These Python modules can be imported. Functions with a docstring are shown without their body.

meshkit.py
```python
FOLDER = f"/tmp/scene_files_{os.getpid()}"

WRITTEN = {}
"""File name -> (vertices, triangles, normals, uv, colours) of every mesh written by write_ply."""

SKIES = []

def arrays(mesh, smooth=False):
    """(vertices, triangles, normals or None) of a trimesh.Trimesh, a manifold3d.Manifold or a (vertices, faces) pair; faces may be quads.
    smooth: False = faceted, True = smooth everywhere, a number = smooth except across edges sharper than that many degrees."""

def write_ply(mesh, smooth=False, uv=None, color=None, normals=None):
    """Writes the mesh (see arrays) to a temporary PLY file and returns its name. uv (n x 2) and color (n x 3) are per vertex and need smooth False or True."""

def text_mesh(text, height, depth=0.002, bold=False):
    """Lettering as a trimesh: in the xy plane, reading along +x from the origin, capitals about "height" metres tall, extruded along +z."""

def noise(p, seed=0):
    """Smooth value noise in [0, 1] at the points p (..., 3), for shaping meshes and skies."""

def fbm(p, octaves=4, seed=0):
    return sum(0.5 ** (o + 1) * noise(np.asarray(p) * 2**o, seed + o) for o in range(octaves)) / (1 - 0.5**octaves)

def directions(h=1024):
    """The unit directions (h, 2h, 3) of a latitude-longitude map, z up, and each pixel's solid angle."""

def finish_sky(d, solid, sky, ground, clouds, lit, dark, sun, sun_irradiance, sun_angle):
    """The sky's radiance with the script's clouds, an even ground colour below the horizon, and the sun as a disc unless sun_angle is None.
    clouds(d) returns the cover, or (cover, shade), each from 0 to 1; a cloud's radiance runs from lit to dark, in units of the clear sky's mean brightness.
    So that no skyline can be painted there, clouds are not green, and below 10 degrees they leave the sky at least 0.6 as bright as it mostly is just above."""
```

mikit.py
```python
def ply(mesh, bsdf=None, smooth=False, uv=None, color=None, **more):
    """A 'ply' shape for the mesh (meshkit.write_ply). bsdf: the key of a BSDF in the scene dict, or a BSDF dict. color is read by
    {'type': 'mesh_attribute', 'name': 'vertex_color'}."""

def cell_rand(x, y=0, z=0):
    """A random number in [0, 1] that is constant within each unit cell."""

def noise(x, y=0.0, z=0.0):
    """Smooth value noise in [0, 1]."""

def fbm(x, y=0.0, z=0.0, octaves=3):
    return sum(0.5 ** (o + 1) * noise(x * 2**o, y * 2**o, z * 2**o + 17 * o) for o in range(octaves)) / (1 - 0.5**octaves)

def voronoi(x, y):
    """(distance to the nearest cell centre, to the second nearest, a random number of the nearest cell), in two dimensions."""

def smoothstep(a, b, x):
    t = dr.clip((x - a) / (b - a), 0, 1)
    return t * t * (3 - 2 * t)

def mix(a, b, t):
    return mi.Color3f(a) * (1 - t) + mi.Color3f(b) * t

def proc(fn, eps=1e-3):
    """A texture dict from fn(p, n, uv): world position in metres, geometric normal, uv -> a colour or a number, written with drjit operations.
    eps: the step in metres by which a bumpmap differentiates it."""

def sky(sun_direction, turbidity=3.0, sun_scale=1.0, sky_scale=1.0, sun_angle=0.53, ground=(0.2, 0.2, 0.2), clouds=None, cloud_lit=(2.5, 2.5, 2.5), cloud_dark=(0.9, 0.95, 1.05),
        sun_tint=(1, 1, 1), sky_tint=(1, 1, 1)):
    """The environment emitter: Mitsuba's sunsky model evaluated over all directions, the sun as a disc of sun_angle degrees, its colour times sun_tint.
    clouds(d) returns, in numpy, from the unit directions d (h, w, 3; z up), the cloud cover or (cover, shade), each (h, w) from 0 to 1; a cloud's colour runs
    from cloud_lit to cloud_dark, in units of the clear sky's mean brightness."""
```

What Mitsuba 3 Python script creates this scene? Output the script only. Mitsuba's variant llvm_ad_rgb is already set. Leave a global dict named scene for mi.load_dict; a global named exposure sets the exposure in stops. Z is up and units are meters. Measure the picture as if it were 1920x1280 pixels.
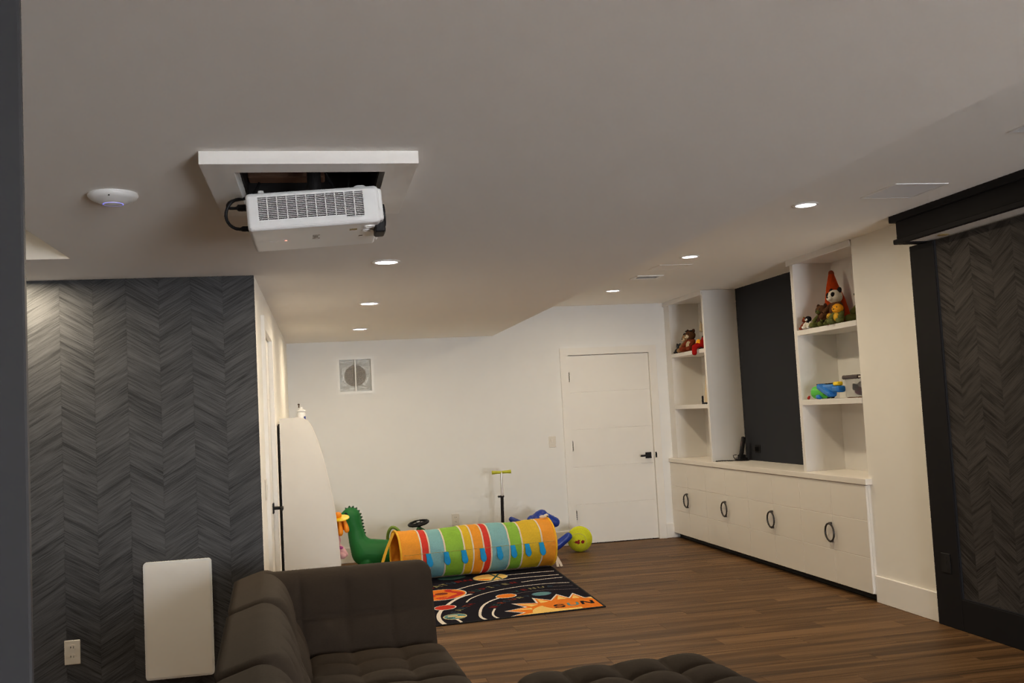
import math, random
import numpy as np
import trimesh
import manifold3d as m3
import drjit as dr
import mitsuba as mi
import mikit, meshkit
from mikit import proc, noise, fbm, voronoi, cell_rand, smoothstep, mix
from shapely.geometry import Polygon, Point, LineString, box as sbox
from shapely import affinity
from scipy.interpolate import splprep, splev

T = mi.ScalarTransform4f
rng = random.Random(7)
scene, labels = {}, {}

# ------------------------------------------------------------------ camera, light, exposure
F, YAW, PITCH, ROLL, CAMH = 1890.93, 0.1938, 0.0680, -0.0523, 1.483
exposure = 0.0
LAMP = [417.0, 352.0, 252.0]        # recessed downlights, warm white
DAY = [35.5, 36.7, 38.0]             # rear window with a daylit translucent shade
_cy, _sy, _cp, _sp = math.cos(YAW), math.sin(YAW), math.cos(PITCH), math.sin(PITCH)
_fwd = np.array([_sy * _cp, _cy * _cp, _sp])
_r0 = np.array([_cy, -_sy, 0.0])
_u0 = np.cross(_r0, _fwd)
_up = -math.sin(ROLL) * _r0 + math.cos(ROLL) * _u0
_o = np.array([0, 0, CAMH])
scene['camera'] = {'type': 'perspective', 'fov_axis': 'x', 'fov': math.degrees(2 * math.atan(960 / F)), 'near_clip': 0.05, 'far_clip': 60.0,
                   'to_world': T().look_at(origin=_o.tolist(), target=(_o + _fwd).tolist(), up=_up.tolist())}

# ------------------------------------------------------------------ key room dimensions
D, HS, HC = 10.686, 2.293, 2.5885      # back wall, soffit and ceiling heights
XS = 1.885                              # soffit edge
YC = 5.646                              # chevron wall
XR = 3.84                               # right wall
XN = 4.21                               # back of the niche


# ------------------------------------------------------------------ materials
def mat(name, color, rough=0.5, spec=0.4, metallic=0.0, sheen=0.0, clear=0.0, bump=None, bscale=1.0):
    c = color if isinstance(color, dict) else {'type': 'rgb', 'value': list(color)}
    b = {'type': 'principled', 'base_color': c, 'roughness': rough, 'metallic': metallic}
    if metallic == 0:
        b['specular'] = spec
    if sheen:
        b['sheen'] = sheen
    if clear:
        b['clearcoat'] = clear
        b['clearcoat_gloss'] = 0.8
    if bump is not None:
        b = {'type': 'bumpmap', 'arbitrary': proc(bump), 'scale': bscale, 'bsdf': b}
    scene[name] = {'type': 'twosided', 'bsdf': b}
    return name


def paint(base, amp=0.03, f=1.6):
    base = list(base)
    def fn(p, n, uv):
        k = 1 + amp * (fbm(p.x * f, p.y * f, p.z * f) - 0.5)
        return mi.Color3f(base[0], base[1], base[2]) * k
    return proc(fn)


M_CEIL = mat('m_ceiling', paint((0.755, 0.73, 0.69), 0.04), 0.8, 0.2)
M_WALL = mat('m_wall', paint((0.79, 0.765, 0.71), 0.03), 0.7, 0.25)
M_BACKW = mat('m_wall_back', paint((0.82, 0.825, 0.825), 0.03), 0.7, 0.25)
M_UNIT = mat('m_unit', paint((0.66, 0.635, 0.60), 0.02), 0.5, 0.3)
M_TRIM = mat('m_trim', paint((0.82, 0.80, 0.765), 0.02), 0.4, 0.35)
M_CAB = mat('m_cabinet', paint((0.74, 0.70, 0.64), 0.02), 0.35, 0.4)
M_TOWER = mat('m_tower', paint((0.70, 0.68, 0.655), 0.02), 0.4, 0.35)
M_CHAR = mat('m_charcoal', paint((0.010, 0.0092, 0.0102), 0.15, 6), 0.65, 0.10)
M_NICHE = mat('m_niche', paint((0.025, 0.027, 0.034), 0.06), 0.7, 0.12)
M_POST = mat('m_post', paint((0.031, 0.032, 0.036), 0.2, 4), 0.4, 0.35)
M_KICK = mat('m_kick', (0.006, 0.005, 0.005), 0.6)
M_BLACK = mat('m_black', (0.008, 0.008, 0.009), 0.5, 0.2)
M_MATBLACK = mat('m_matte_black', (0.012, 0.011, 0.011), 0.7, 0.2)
M_WPLAST = mat('m_white_plastic', (0.82, 0.825, 0.82), 0.35, 0.4)
M_WPLAST2 = mat('m_ivory_plastic', (0.70, 0.66, 0.60), 0.4, 0.4)
M_SLOT = mat('m_slot', (0.012, 0.012, 0.013), 0.7, 0.1)
M_GREYP = mat('m_grey_print', (0.22, 0.19, 0.16), 0.6)
M_OCHRE = mat('m_ochre', (0.36, 0.27, 0.12), 0.5)
M_METAL = mat('m_metal', (0.75, 0.75, 0.76), 0.25, metallic=1.0)
M_FOIL = mat('m_foil', (0.62, 0.65, 0.66), 0.4, metallic=0.7,
             bump=lambda p, n, uv: fbm(p.x * 30, p.y * 30, p.z * 90) * 0.01)
M_BRONZE = mat('m_bronze', (0.018, 0.014, 0.011), 0.4, 0.5)
M_BROWNWOOD = mat('m_joist', (0.16, 0.085, 0.05), 0.7)
M_GREYP2 = mat('m_speaker_grille', (0.74, 0.76, 0.79), 0.6, 0.2)

# plank floor: the tone of each plank follows its row and place
PW, PL, PY0, PX0 = 0.178, 1.22, 3.40, -3.3


def row_shift(r):
    return (r * 0.61803) % 1.0 * PL


def plank_color(p, n, uv):
    r = dr.floor((p.y - PY0) / PW)
    sh = r * 0.61803
    sh = (sh - dr.floor(sh)) * PL
    c = dr.floor((p.x - PX0 - sh) / PL + 8.0)
    k = cell_rand(r, c, 3)
    k2 = cell_rand(r, c, 5)
    gx, gy = p.x + k * 37.0, p.y + k2 * 11.0
    warp = 0.030 * (noise(gx * 1.3, gy * 4.0) - 0.5)
    g1 = noise(gx * 0.9, (gy + warp) * 22.0, k * 9)
    g2 = noise(gx * 2.2, (gy + warp) * 60.0, k * 5)
    g3 = noise(gx * 5.0, (gy + warp) * 170.0)
    dark = smoothstep(0.56, 0.80, noise(gx * 0.8 + 4.0, (gy + warp) * 17.0, k * 3)) * 0.60
    t = smoothstep(0.22, 0.78, 0.42 * g1 + 0.36 * g2 + 0.22 * g3)
    col = mix((0.072, 0.034, 0.0125), (0.172, 0.090, 0.038), t)
    col = mix(col, (0.040, 0.021, 0.0105), dark)
    return col * (0.90 + 0.20 * k)


M_PLANK = mat('m_plank', proc(plank_color), 0.5, 0.12)
M_UNDER = mat('m_underlay', (0.035, 0.022, 0.014), 0.8)


def chevron_color(axis, t0, up, pitch, lo, hi):
    def fn(p, n, uv):
        a = (p.x if axis == 'x' else p.y)
        t = (a - t0) / pitch
        c = dr.floor(t)
        f = t - c
        par = c - 2 * dr.floor(c / 2)
        tri = dr.select(par > 0.5, 1 - f, f) * pitch
        s = p.z - up * 0.60 * tri
        kr = cell_rand(c, 4, 1)
        s2 = s + kr * 3.0
        big = noise(s2 * 8.0, c * 7.3 + f * 0.5)
        saw = s2 * 5.2
        fs = saw - dr.floor(saw)
        band = smoothstep(0.0, 0.16, fs) * (1 - 0.75 * fs)
        g1 = noise(s2 * 62.0, f * 0.9, c)
        g2 = noise(s2 * 190.0, f * 2.0, c * 3)
        g3 = noise(s2 * 430.0, f * 3.5, c * 5)
        m = fbm(a * 7.0, p.z * 7.0, c * 0.0)
        v = 0.09 * big + 0.18 * band + 0.18 * g1 + 0.26 * g2 + 0.23 * g3 + 0.10 * m
        v = smoothstep(0.18, 0.86, v)
        v = v * (1 - 0.12 * (smoothstep(0.95, 1.0, f) + smoothstep(0.05, 0.0, f)))
        return mix(lo, hi, v)
    return fn


M_CHEVL = mat('m_chevron_left', proc(chevron_color('x', -1.313, -1.0, 0.1665, (0.018, 0.0185, 0.0205), (0.082, 0.083, 0.088))), 0.6, 0.25,
              bump=lambda p, n, uv: noise(p.x * 120, p.y * 120, p.z * 300) * 0.0006)
M_CHEVR = mat('m_chevron_right', proc(chevron_color('y', 5.474, 1.0, 0.185, (0.0095, 0.0082, 0.0078), (0.064, 0.057, 0.054))), 0.7, 0.12)


def fabric(base, amp=0.35, f=260):
    base = list(base)
    def fn(p, n, uv):
        k = 1 + amp * (0.6 * noise(p.x * f, p.y * f, p.z * f) + 0.4 * fbm(p.x * 9, p.y * 9, p.z * 9) - 0.5)
        return mi.Color3f(base[0], base[1], base[2]) * k
    return proc(fn)


M_SOFA = mat('m_sofa', fabric((0.031, 0.0215, 0.0150)), 0.9, 0.15, sheen=0.4)
M_SOFA2 = mat('m_sofa_leg', (0.02, 0.015, 0.012), 0.5)
COL = {}


def plain(key, color, rough=0.6, spec=0.35, fab=False, **k):
    if key not in COL:
        COL[key] = mat('m_' + key, fabric(color, 0.3, 180) if fab else color, rough, spec, **k)
    return COL[key]


# ------------------------------------------------------------------ object helpers
def fresh(key):
    if key not in scene and key not in labels:
        return key
    i = 1
    while f'{key}_{i:03d}' in scene or f'{key}_{i:03d}' in labels:
        i += 1
    return f'{key}_{i:03d}'


def thing(name, label, cat, group=None):
    key = fresh(name)
    labels[key] = {'label': label, 'category': cat}
    if group:
        labels[key]['group'] = group
    return key


def obj(name, mesh, m, parent=None, smooth=False, **more):
    key = fresh(f'{parent}__{name}' if parent else name)
    scene[key] = mikit.ply(mesh, m, smooth=smooth, **more)
    return key


def solo(name, mesh, m, label, cat, group=None, smooth=False):
    key = thing(name, label, cat, group)
    scene[key] = mikit.ply(mesh, m, smooth=smooth)
    return key


def struct(name, mesh, m, label=None, smooth=False):
    key = obj(name, mesh, m, None, smooth)
    labels[key] = {'kind': 'structure'}
    if label:
        labels[key]['label'] = label
    return key


def tm(mf):
    m = mf.to_mesh()
    return trimesh.Trimesh(np.array(m.vert_properties[:, :3], float), np.array(m.tri_verts), process=False)


def mf(mesh):
    return m3.Manifold(m3.Mesh(np.asarray(mesh.vertices, np.float32), np.asarray(mesh.faces, np.uint32)))


def cat(*ms):
    return trimesh.util.concatenate([m for m in ms])


def cbox(lo, hi, b=0.003):
    """a box with chamfered edges"""
    lo, hi = np.minimum(lo, hi).astype(float), np.maximum(lo, hi).astype(float)
    b = min(b, 0.45 * float((hi - lo).min()))
    pts = []
    for sx in (0, 1):
        for sy in (0, 1):
            for sz in (0, 1):
                c = np.array([(lo, hi)[sx][0], (lo, hi)[sy][1], (lo, hi)[sz][2]])
                d = np.array([1 - 2 * sx, 1 - 2 * sy, 1 - 2 * sz]) * b
                for k in range(3):
                    e = d.copy()
                    e[k] = 0
                    pts.append(c + e)
    return tm(m3.Manifold.hull_points(np.array(pts)))


def rbox(lo, hi, r, seg=5):
    """a box with rounded edges (hull of spheres)"""
    lo, hi = np.array(lo, float), np.array(hi, float)
    s = trimesh.creation.uv_sphere(r, count=[2 * seg, 4 * seg]).vertices
    pts = [s + np.array([(lo[0] + r, hi[0] - r)[a], (lo[1] + r, hi[1] - r)[b], (lo[2] + r, hi[2] - r)[c]]) for a in (0, 1) for b in (0, 1) for c in (0, 1)]
    return tm(m3.Manifold.hull_points(np.vstack(pts)))


def bx(lo, hi):
    lo, hi = np.minimum(lo, hi), np.maximum(lo, hi)
    return m3.Manifold.cube(tuple(map(float, np.array(hi) - np.array(lo)))).translate(tuple(map(float, lo)))


def tube(pts, r, sides=10, closed=False):
    p = np.asarray(pts, float)
    n = len(p)
    r = np.broadcast_to(r, (n,))
    t = (np.roll(p, -1, 0) - np.roll(p, 1, 0)) if closed else np.gradient(p, axis=0)
    t /= np.linalg.norm(t, axis=1, keepdims=True) + 1e-12
    a = np.zeros_like(p)
    ref = np.array([0, 0, 1.0]) if abs(t[0][2]) < 0.9 else np.array([1.0, 0, 0])
    prev = np.cross(t[0], ref)
    for i in range(n):
        v = prev - t[i] * (prev @ t[i])
        v /= np.linalg.norm(v) + 1e-12
        a[i] = v
        prev = v
    b = np.cross(t, a)
    ang = np.arange(sides) * 2 * np.pi / sides
    v = p[:, None] + r[:, None, None] * (np.cos(ang)[None, :, None] * a[:, None] + np.sin(ang)[None, :, None] * b[:, None])
    f = []
    for i in range(n if closed else n - 1):
        for j in range(sides):
            q = [i * sides + j, i * sides + (j + 1) % sides, ((i + 1) % n) * sides + (j + 1) % sides, ((i + 1) % n) * sides + j]
            f += [[q[0], q[1], q[2]], [q[0], q[2], q[3]]]
    v = v.reshape(-1, 3)
    if not closed:
        v = np.vstack([v, p[0], p[-1]])
        for j in range(sides):
            f += [[n * sides, (j + 1) % sides, j], [n * sides + 1, (n - 1) * sides + j, (n - 1) * sides + (j + 1) % sides]]
    m = trimesh.Trimesh(v, np.array(f), process=False)
    return m


def curve(pts, n=40):
    pts = np.asarray(pts, float)
    tck, _ = splprep(pts.T, s=0, k=min(3, len(pts) - 1))
    return np.array(splev(np.linspace(0, 1, n), tck)).T


def lathe(profile, n=32):
    return trimesh.creation.revolve(np.array(profile, float), sections=n)


def rot(axis, deg):
    return trimesh.transformations.rotation_matrix(math.radians(deg), axis)


def moved(mesh, *mats, t=None):
    m = mesh.copy()
    for x in mats:
        m.apply_transform(x)
    if t is not None:
        m.apply_translation(t)
    return m


def align_z(d):
    return trimesh.geometry.align_vectors([0, 0, 1], np.asarray(d, float) / np.linalg.norm(d))


def ell(c, r, n=2):
    s = trimesh.creation.icosphere(subdivisions=n)
    s.vertices = s.vertices * np.array(r) + np.array(c)
    return s


def bones(parts, edge=0.012, it=12):
    """one continuous smooth body: capsules (p0, r0, p1, r1) and ellipsoids (c, (rx, ry, rz))"""
    out = None
    for p in parts:
        if len(p) == 4:
            a = trimesh.creation.icosphere(subdivisions=2).vertices
            h = m3.Manifold.hull_points(np.vstack([a * p[1] + np.array(p[0]), a * p[3] + np.array(p[2])]))
        else:
            h = mf(ell(p[0], p[1]))
        out = h if out is None else out + h
    m = tm(out.refine_to_length(edge))
    m.merge_vertices()
    trimesh.smoothing.filter_taubin(m, lamb=0.5, nu=0.52, iterations=it)
    return m


def poly_mesh(poly, depth):
    gs = getattr(poly, 'geoms', [poly])
    return cat(*[trimesh.creation.extrude_polygon(g, depth, engine='earcut') for g in gs if g.area > 1e-9])


def cushion(L, W, H, r, nx=1, ny=1, depth=0.0, rc=0.05, n=64, seam=0.02, puff=0.0):
    """an upholstered block on z = 0 with a tufted top; seams and buttons sink into the top"""
    k = max(8, int(n * W / L))
    ts_ = lambda q: 0.45 * np.sin(np.linspace(-np.pi / 2, np.pi / 2, q)) + 0.55 * np.sign(np.linspace(-1, 1, q)) * (1 - (1 - abs(np.linspace(-1, 1, q))) ** 1.6)
    us, vs = ts_(n), ts_(k)
    U, V = np.meshgrid(us, vs, indexing='ij')
    s = np.maximum(abs(U), abs(V))
    ss = np.where(s > 0, s, 1)
    px, py = U / ss * L / 2, V / ss * W / 2
    cx, cy = np.clip(px, -(L / 2 - rc), L / 2 - rc), np.clip(py, -(W / 2 - rc), W / 2 - rc)
    dx, dy = px - cx, py - cy
    dl = np.hypot(dx, dy)
    bx_, by_ = np.where(dl > 0, cx + rc * dx / np.maximum(dl, 1e-9), px), np.where(dl > 0, cy + rc * dy / np.maximum(dl, 1e-9), py)
    X, Y = s * bx_, s * by_
    edge = (1 - s) * np.minimum(L, W) / 2
    d = np.clip(edge, 0, r)
    Z = H - r + np.sqrt(np.maximum(r * r - (r - d) ** 2, 0))
    if depth > 0:
        fx, fy = (X / L + 0.5) * nx, (Y / W + 0.5) * ny
        ddx = np.full_like(X, 9.0)
        ddy = np.full_like(X, 9.0)
        for i in range(1, nx):
            ddx = np.minimum(ddx, abs(fx - i) * L / nx)
        for j in range(1, ny):
            ddy = np.minimum(ddy, abs(fy - j) * W / ny)
        sx, sy = np.exp(-ddx / seam), np.exp(-ddy / seam)
        button = np.exp(-np.hypot(ddx, ddy) / (seam * 2.2))
        inner = np.clip((edge - 0.008) / (r * 1.1), 0.04, 1)
        Z = Z - depth * inner * (0.38 * np.maximum(sx, sy) + 0.62 * button)
        Z = Z + puff * np.sin(np.pi * (fx % 1)) * np.sin(np.pi * (fy % 1)) * np.clip(edge / (r * 1.6), 0, 1)
    v = np.stack([X, Y, Z], -1).reshape(-1, 3)
    idx = np.arange(n * k).reshape(n, k)
    f = []
    a, b, c, e = idx[:-1, :-1].ravel(), idx[1:, :-1].ravel(), idx[1:, 1:].ravel(), idx[:-1, 1:].ravel()
    f = np.vstack([np.stack([a, b, c], 1), np.stack([a, c, e], 1)])
    ring = np.concatenate([idx[:, 0], idx[-1, 1:], idx[-2::-1, -1], idx[0, -2:0:-1]])
    m = len(ring)
    base = v[ring].copy()
    lo1 = base.copy()
    lo1[:, 2] = min(r, H * 0.3) * 0.5
    lo2 = base.copy()
    lo2[:, :2] *= 1 - 0.3 * min(r, 0.03) / max(L, W)
    lo2[:, 2] = 0
    nv = len(v)
    v = np.vstack([v, lo1, lo2, [[0, 0, 0]]])
    g = []
    for i in range(m):
        j = (i + 1) % m
        g += [[ring[j], ring[i], nv + i], [ring[j], nv + i, nv + j], [nv + j, nv + i, nv + m + i], [nv + j, nv + m + i, nv + m + j], [nv + m + j, nv + m + i, nv + 2 * m]]
    mesh = trimesh.Trimesh(v, np.vstack([f, g]), process=False)
    mesh.fix_normals()
    return mesh


# ================================================================== STRUCTURE
# floor: underlay plus a plain field behind the camera, then planks laid one by one
struct('floor', cat(tm(bx((-3.3, PY0, -0.12), (4.4, D + 0.15, -0.007))), tm(bx((-3.3, -4.1, -0.12), (4.4, PY0, 0.0)))), M_UNDER)
scene['floor_near'] = mikit.ply(tm(bx((-3.3, -4.1, -0.004), (4.4, PY0 - 0.0005, 0.0008))), M_PLANK)
labels['floor_near'] = {'kind': 'structure'}
rows = int((D - PY0) / PW) + 1
for r_ in range(rows):
    y0, y1 = PY0 + r_ * PW, min(PY0 + (r_ + 1) * PW, D)
    if y1 - y0 < 0.02:
        continue
    xmin = -1.7 if y1 < YC + 0.01 else -0.318
    xmax = 3.85
    c0 = PX0 + row_shift(r_) - PL
    k = 0
    while True:
        a, b = c0 + k * PL, c0 + (k + 1) * PL
        k += 1
        if a > xmax:
            break
        a2, b2 = max(a, xmin), min(b, xmax)
        if b2 - a2 < 0.015:
            continue
        obj('plank', cbox((a2 + 0.0005, y0 + 0.0005, -0.007), (b2 - 0.0005, y1 - 0.0005, 0.0), 0.0008), M_PLANK, 'floor')

# ceiling: lowered soffit and the raised strip on the right, with the projector shaft and a recessed tray
soff = bx((-3.3, -4.1, HS), (XS, D + 0.15, 3.0))
soff -= bx((-0.222, 3.15, HS - 0.1), (0.239, 3.76, 2.85))
soff -= bx((-2.9, 2.2, HS - 0.1), (-1.10, 4.957, HS + 0.24))
ceil = soff + bx((XS - 0.01, -4.1, HC), (4.5, D + 0.15, 3.0))
struct('ceiling', tm(ceil), M_CEIL)
# dark inside of the projector shaft: lining and a joist
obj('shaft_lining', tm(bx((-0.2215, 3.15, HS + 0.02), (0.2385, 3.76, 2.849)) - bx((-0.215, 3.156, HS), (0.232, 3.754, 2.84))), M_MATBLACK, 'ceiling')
obj('joist', cbox((-0.212, 3.66, 2.36), (0.06, 3.75, 2.62), 0.004), M_BROWNWOOD, 'ceiling')

# back wall with a door opening and a duct opening
back = bx((-0.6, D, 0), (4.5, D + 0.15, 3.0))
back -= bx((2.700, D - 0.1, -0.1), (3.632, D + 0.3, 2.050))
back -= bx((0.243, D - 0.1, 1.760), (0.575, D + 0.06, 2.105))
struct('wall_back', tm(back), M_BACKW)
# left wall (a little out of square) with a door opening
LW = lambda y: -0.312 + (y - YC) * 0.025 / (D - YC)
lw = trimesh.creation.extrude_polygon(Polygon([(LW(YC + 0.012), YC + 0.012), (LW(D), D), (LW(D) - 0.14, D), (LW(YC) - 0.14, YC + 0.012)]), 3.0, engine='earcut')
lwm = mf(lw) - bx((-0.6, 6.228, -0.1), (-0.1, 7.172, 2.05))
struct('wall_left', tm(lwm), M_WALL)
# accent wall carrying the chevron covering
struct('wall_accent', tm(bx((-3.3, YC + 0.004, 0), (LW(YC) - 0.001, YC + 0.15, HS + 0.02))), M_NICHE)
edges = [-3.3] + [-0.314 - 0.1665 * k for k in range(9, -1, -1)]
edges[-1] = LW(YC)
for a, b in zip(edges[:-1], edges[1:]):
    if b < -2.0:
        obj('covering', tm(bx((a, YC, 0), (b, YC + 0.006, HS))), M_CHEVL, 'wall_accent')
    else:
        obj('veneer_strip', cbox((a + 0.0001, YC, 0.0), (b - 0.0001, YC + 0.006, HS - 0.0005), 0.0002), M_CHEVL, 'wall_accent')
# right wall, niche behind the cabinets, rear and far-left walls
struct('wall_right', tm(bx((XR, -4.1, 0), (XR + 0.7, 6.64, 3.0))), M_WALL)
struct('wall_right_recess', tm(bx((XN, 6.641, 0), (XN + 0.3, D - 0.001, 3.0))), M_WALL)
struct('wall_niche', tm(bx((XN - 0.012, 7.612, 0.8685), (XN - 0.0003, 9.5295, HC))), M_NICHE)
rear = bx((-3.3, -4.1, 0), (4.5, -3.98, 3.0)) - bx((1.9, -4.2, 0.15), (3.7, -3.9, 2.15))
struct('wall_rear', tm(rear), M_WALL)
struct('wall_far_left', tm(bx((-3.4, -4.1, 0), (-3.3, YC + 0.15, 3.0))), M_WALL)
# rear window: frame, mullion, daylit translucent shade
wf = bx((1.9, -4.06, 0.15), (3.7, -3.97, 2.15)) - bx((1.97, -4.2, 0.22), (2.77, -3.8, 2.08)) - bx((2.83, -4.2, 0.22), (3.63, -3.8, 2.08))
struct('window_1', tm(wf), M_TRIM)
shade = trimesh.Trimesh([[1.95, -4.03, 0.2], [3.65, -4.03, 0.2], [3.65, -4.03, 2.1], [1.95, -4.03, 2.1]], [[0, 2, 1], [0, 3, 2]], process=False)
scene['window_1__shade'] = {**mikit.ply(shade, M_WPLAST), 'emitter': {'type': 'area', 'radiance': {'type': 'rgb', 'value': DAY}}}

# dark opening jamb close to the camera, left edge of the picture
struct('trim_1', cbox((-2.2, 1.684, 0.0), (-0.4425, 1.70, HS), 0.003), M_POST)

# baseboards
struct('baseboard_right', cbox((3.823, 5.874, 0), (XR + 0.002, 6.622, 0.1855), 0.003), M_TRIM)
struct('baseboard_back', cat(cbox((-0.28, D - 0.018, 0), (2.616, D + 0.002, 0.155), 0.003), cbox((3.712, D - 0.018, 0), (3.84, D + 0.002, 0.155), 0.003)), M_TRIM)
struct('baseboard_left', cat(cbox((-0.312, YC + 0.02, 0), (-0.290, 6.15, 0.155), 0.003)), M_TRIM)


# ------------------------------------------------------------------ doors
def hinge(parent, c, ax):
    x, y, z = c
    return obj('hinge', cat(cbox((x - 0.010, y - 0.010, z - 0.05), (x + 0.010, y + 0.010, z + 0.05), 0.003),
                            moved(lathe([(0, -0.056), (0.008, -0.056), (0.008, 0.056), (0, 0.056)], 10), t=(x, y, z))), M_BLACK, parent)


# door in the back wall: a slab of five boards between shallow grooves
d1 = bx((2.7075, D + 0.008, 0.008), (3.6255, D + 0.048, 2.0425))
for z in (0.425, 0.829, 1.235, 1.64):
    d1 -= m3.Manifold.hull_points(np.array([(x, y, z + s) for x in (2.6, 3.7) for (y, s) in ((D + 0.0075, 0.0026), (D + 0.0075, -0.0026), (D + 0.0102, 0.0))]))
struct('door_1', tm(d1), M_TRIM)
cas = bx((2.616, D - 0.020, 0), (3.712, D + 0.004, 2.125)) - bx((2.7030, D - 0.1, -0.1), (3.629, D + 0.1, 2.047))
obj('casing', tm(cas), M_TRIM, 'door_1')
jamb = bx((2.700, D + 0.002, 0), (3.632, D + 0.149, 2.05)) - bx((2.7025, D - 0.1, -0.1), (3.6295, D + 0.3, 2.0475))
obj('jamb', tm(jamb), M_TRIM, 'door_1')
for z in (1.809, 1.061, 0.314):
    hinge('door_1', (2.705, D + 0.004, z), 'x')
hk = obj('handle', cat(cbox((3.528, D - 0.010, 0.880), (3.592, D + 0.010, 0.946), 0.003),
                       moved(lathe([(0, 0), (0.011, 0), (0.011, 0.05), (0, 0.05)], 14), rot([1, 0, 0], 90), t=(3.560, D - 0.008, 0.913)),
                       cbox((3.452, D - 0.066, 0.902), (3.571, D - 0.052, 0.924), 0.004)), M_BLACK, 'door_1')
obj('strike_plate', cbox((3.634, D - 0.0235, 0.885), (3.652, D - 0.0195, 0.945), 0.001), M_BLACK, 'door_1')
obj('sweep', cbox((2.71, D + 0.012, 0.0), (3.625, D + 0.04, 0.0085), 0.001), M_BLACK, 'door_1')

# door in the left wall
xw = -0.308
d2 = bx((xw - 0.052, 6.232, 0.006), (xw - 0.012, 7.168, 2.046))
for z in (0.425, 0.829, 1.235, 1.64):
    d2 -= m3.Manifold.hull_points(np.array([(x, y, z + s) for y in (6.1, 7.3) for (x, s) in ((xw - 0.0115, 0.0026), (xw - 0.0115, -0.0026), (xw - 0.0142, 0.0))]))
struct('door_2', tm(d2), M_TRIM)
obj('casing', tm(bx((xw - 0.006, 6.145, 0), (xw + 0.020, 7.255, 2.125)) - bx((xw - 0.2, 6.234, -0.1), (xw + 0.2, 7.166, 2.046))), M_TRIM, 'door_2')
for z in (1.809, 1.061, 0.314):
    hinge('door_2', (xw - 0.010, 6.240, z), 'y')
obj('handle', cat(cbox((xw - 0.013, 7.055, 0.870), (xw - 0.002, 7.125, 0.940), 0.003),
                  moved(lathe([(0, 0), (0.011, 0), (0.011, 0.058), (0, 0.058)], 14), rot([0, 1, 0], 90), t=(xw - 0.008, 7.09, 0.905)),
                  cbox((xw + 0.045, 6.985, 0.894), (xw + 0.060, 7.10, 0.916), 0.004)), M_BLACK, 'door_2')

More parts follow.
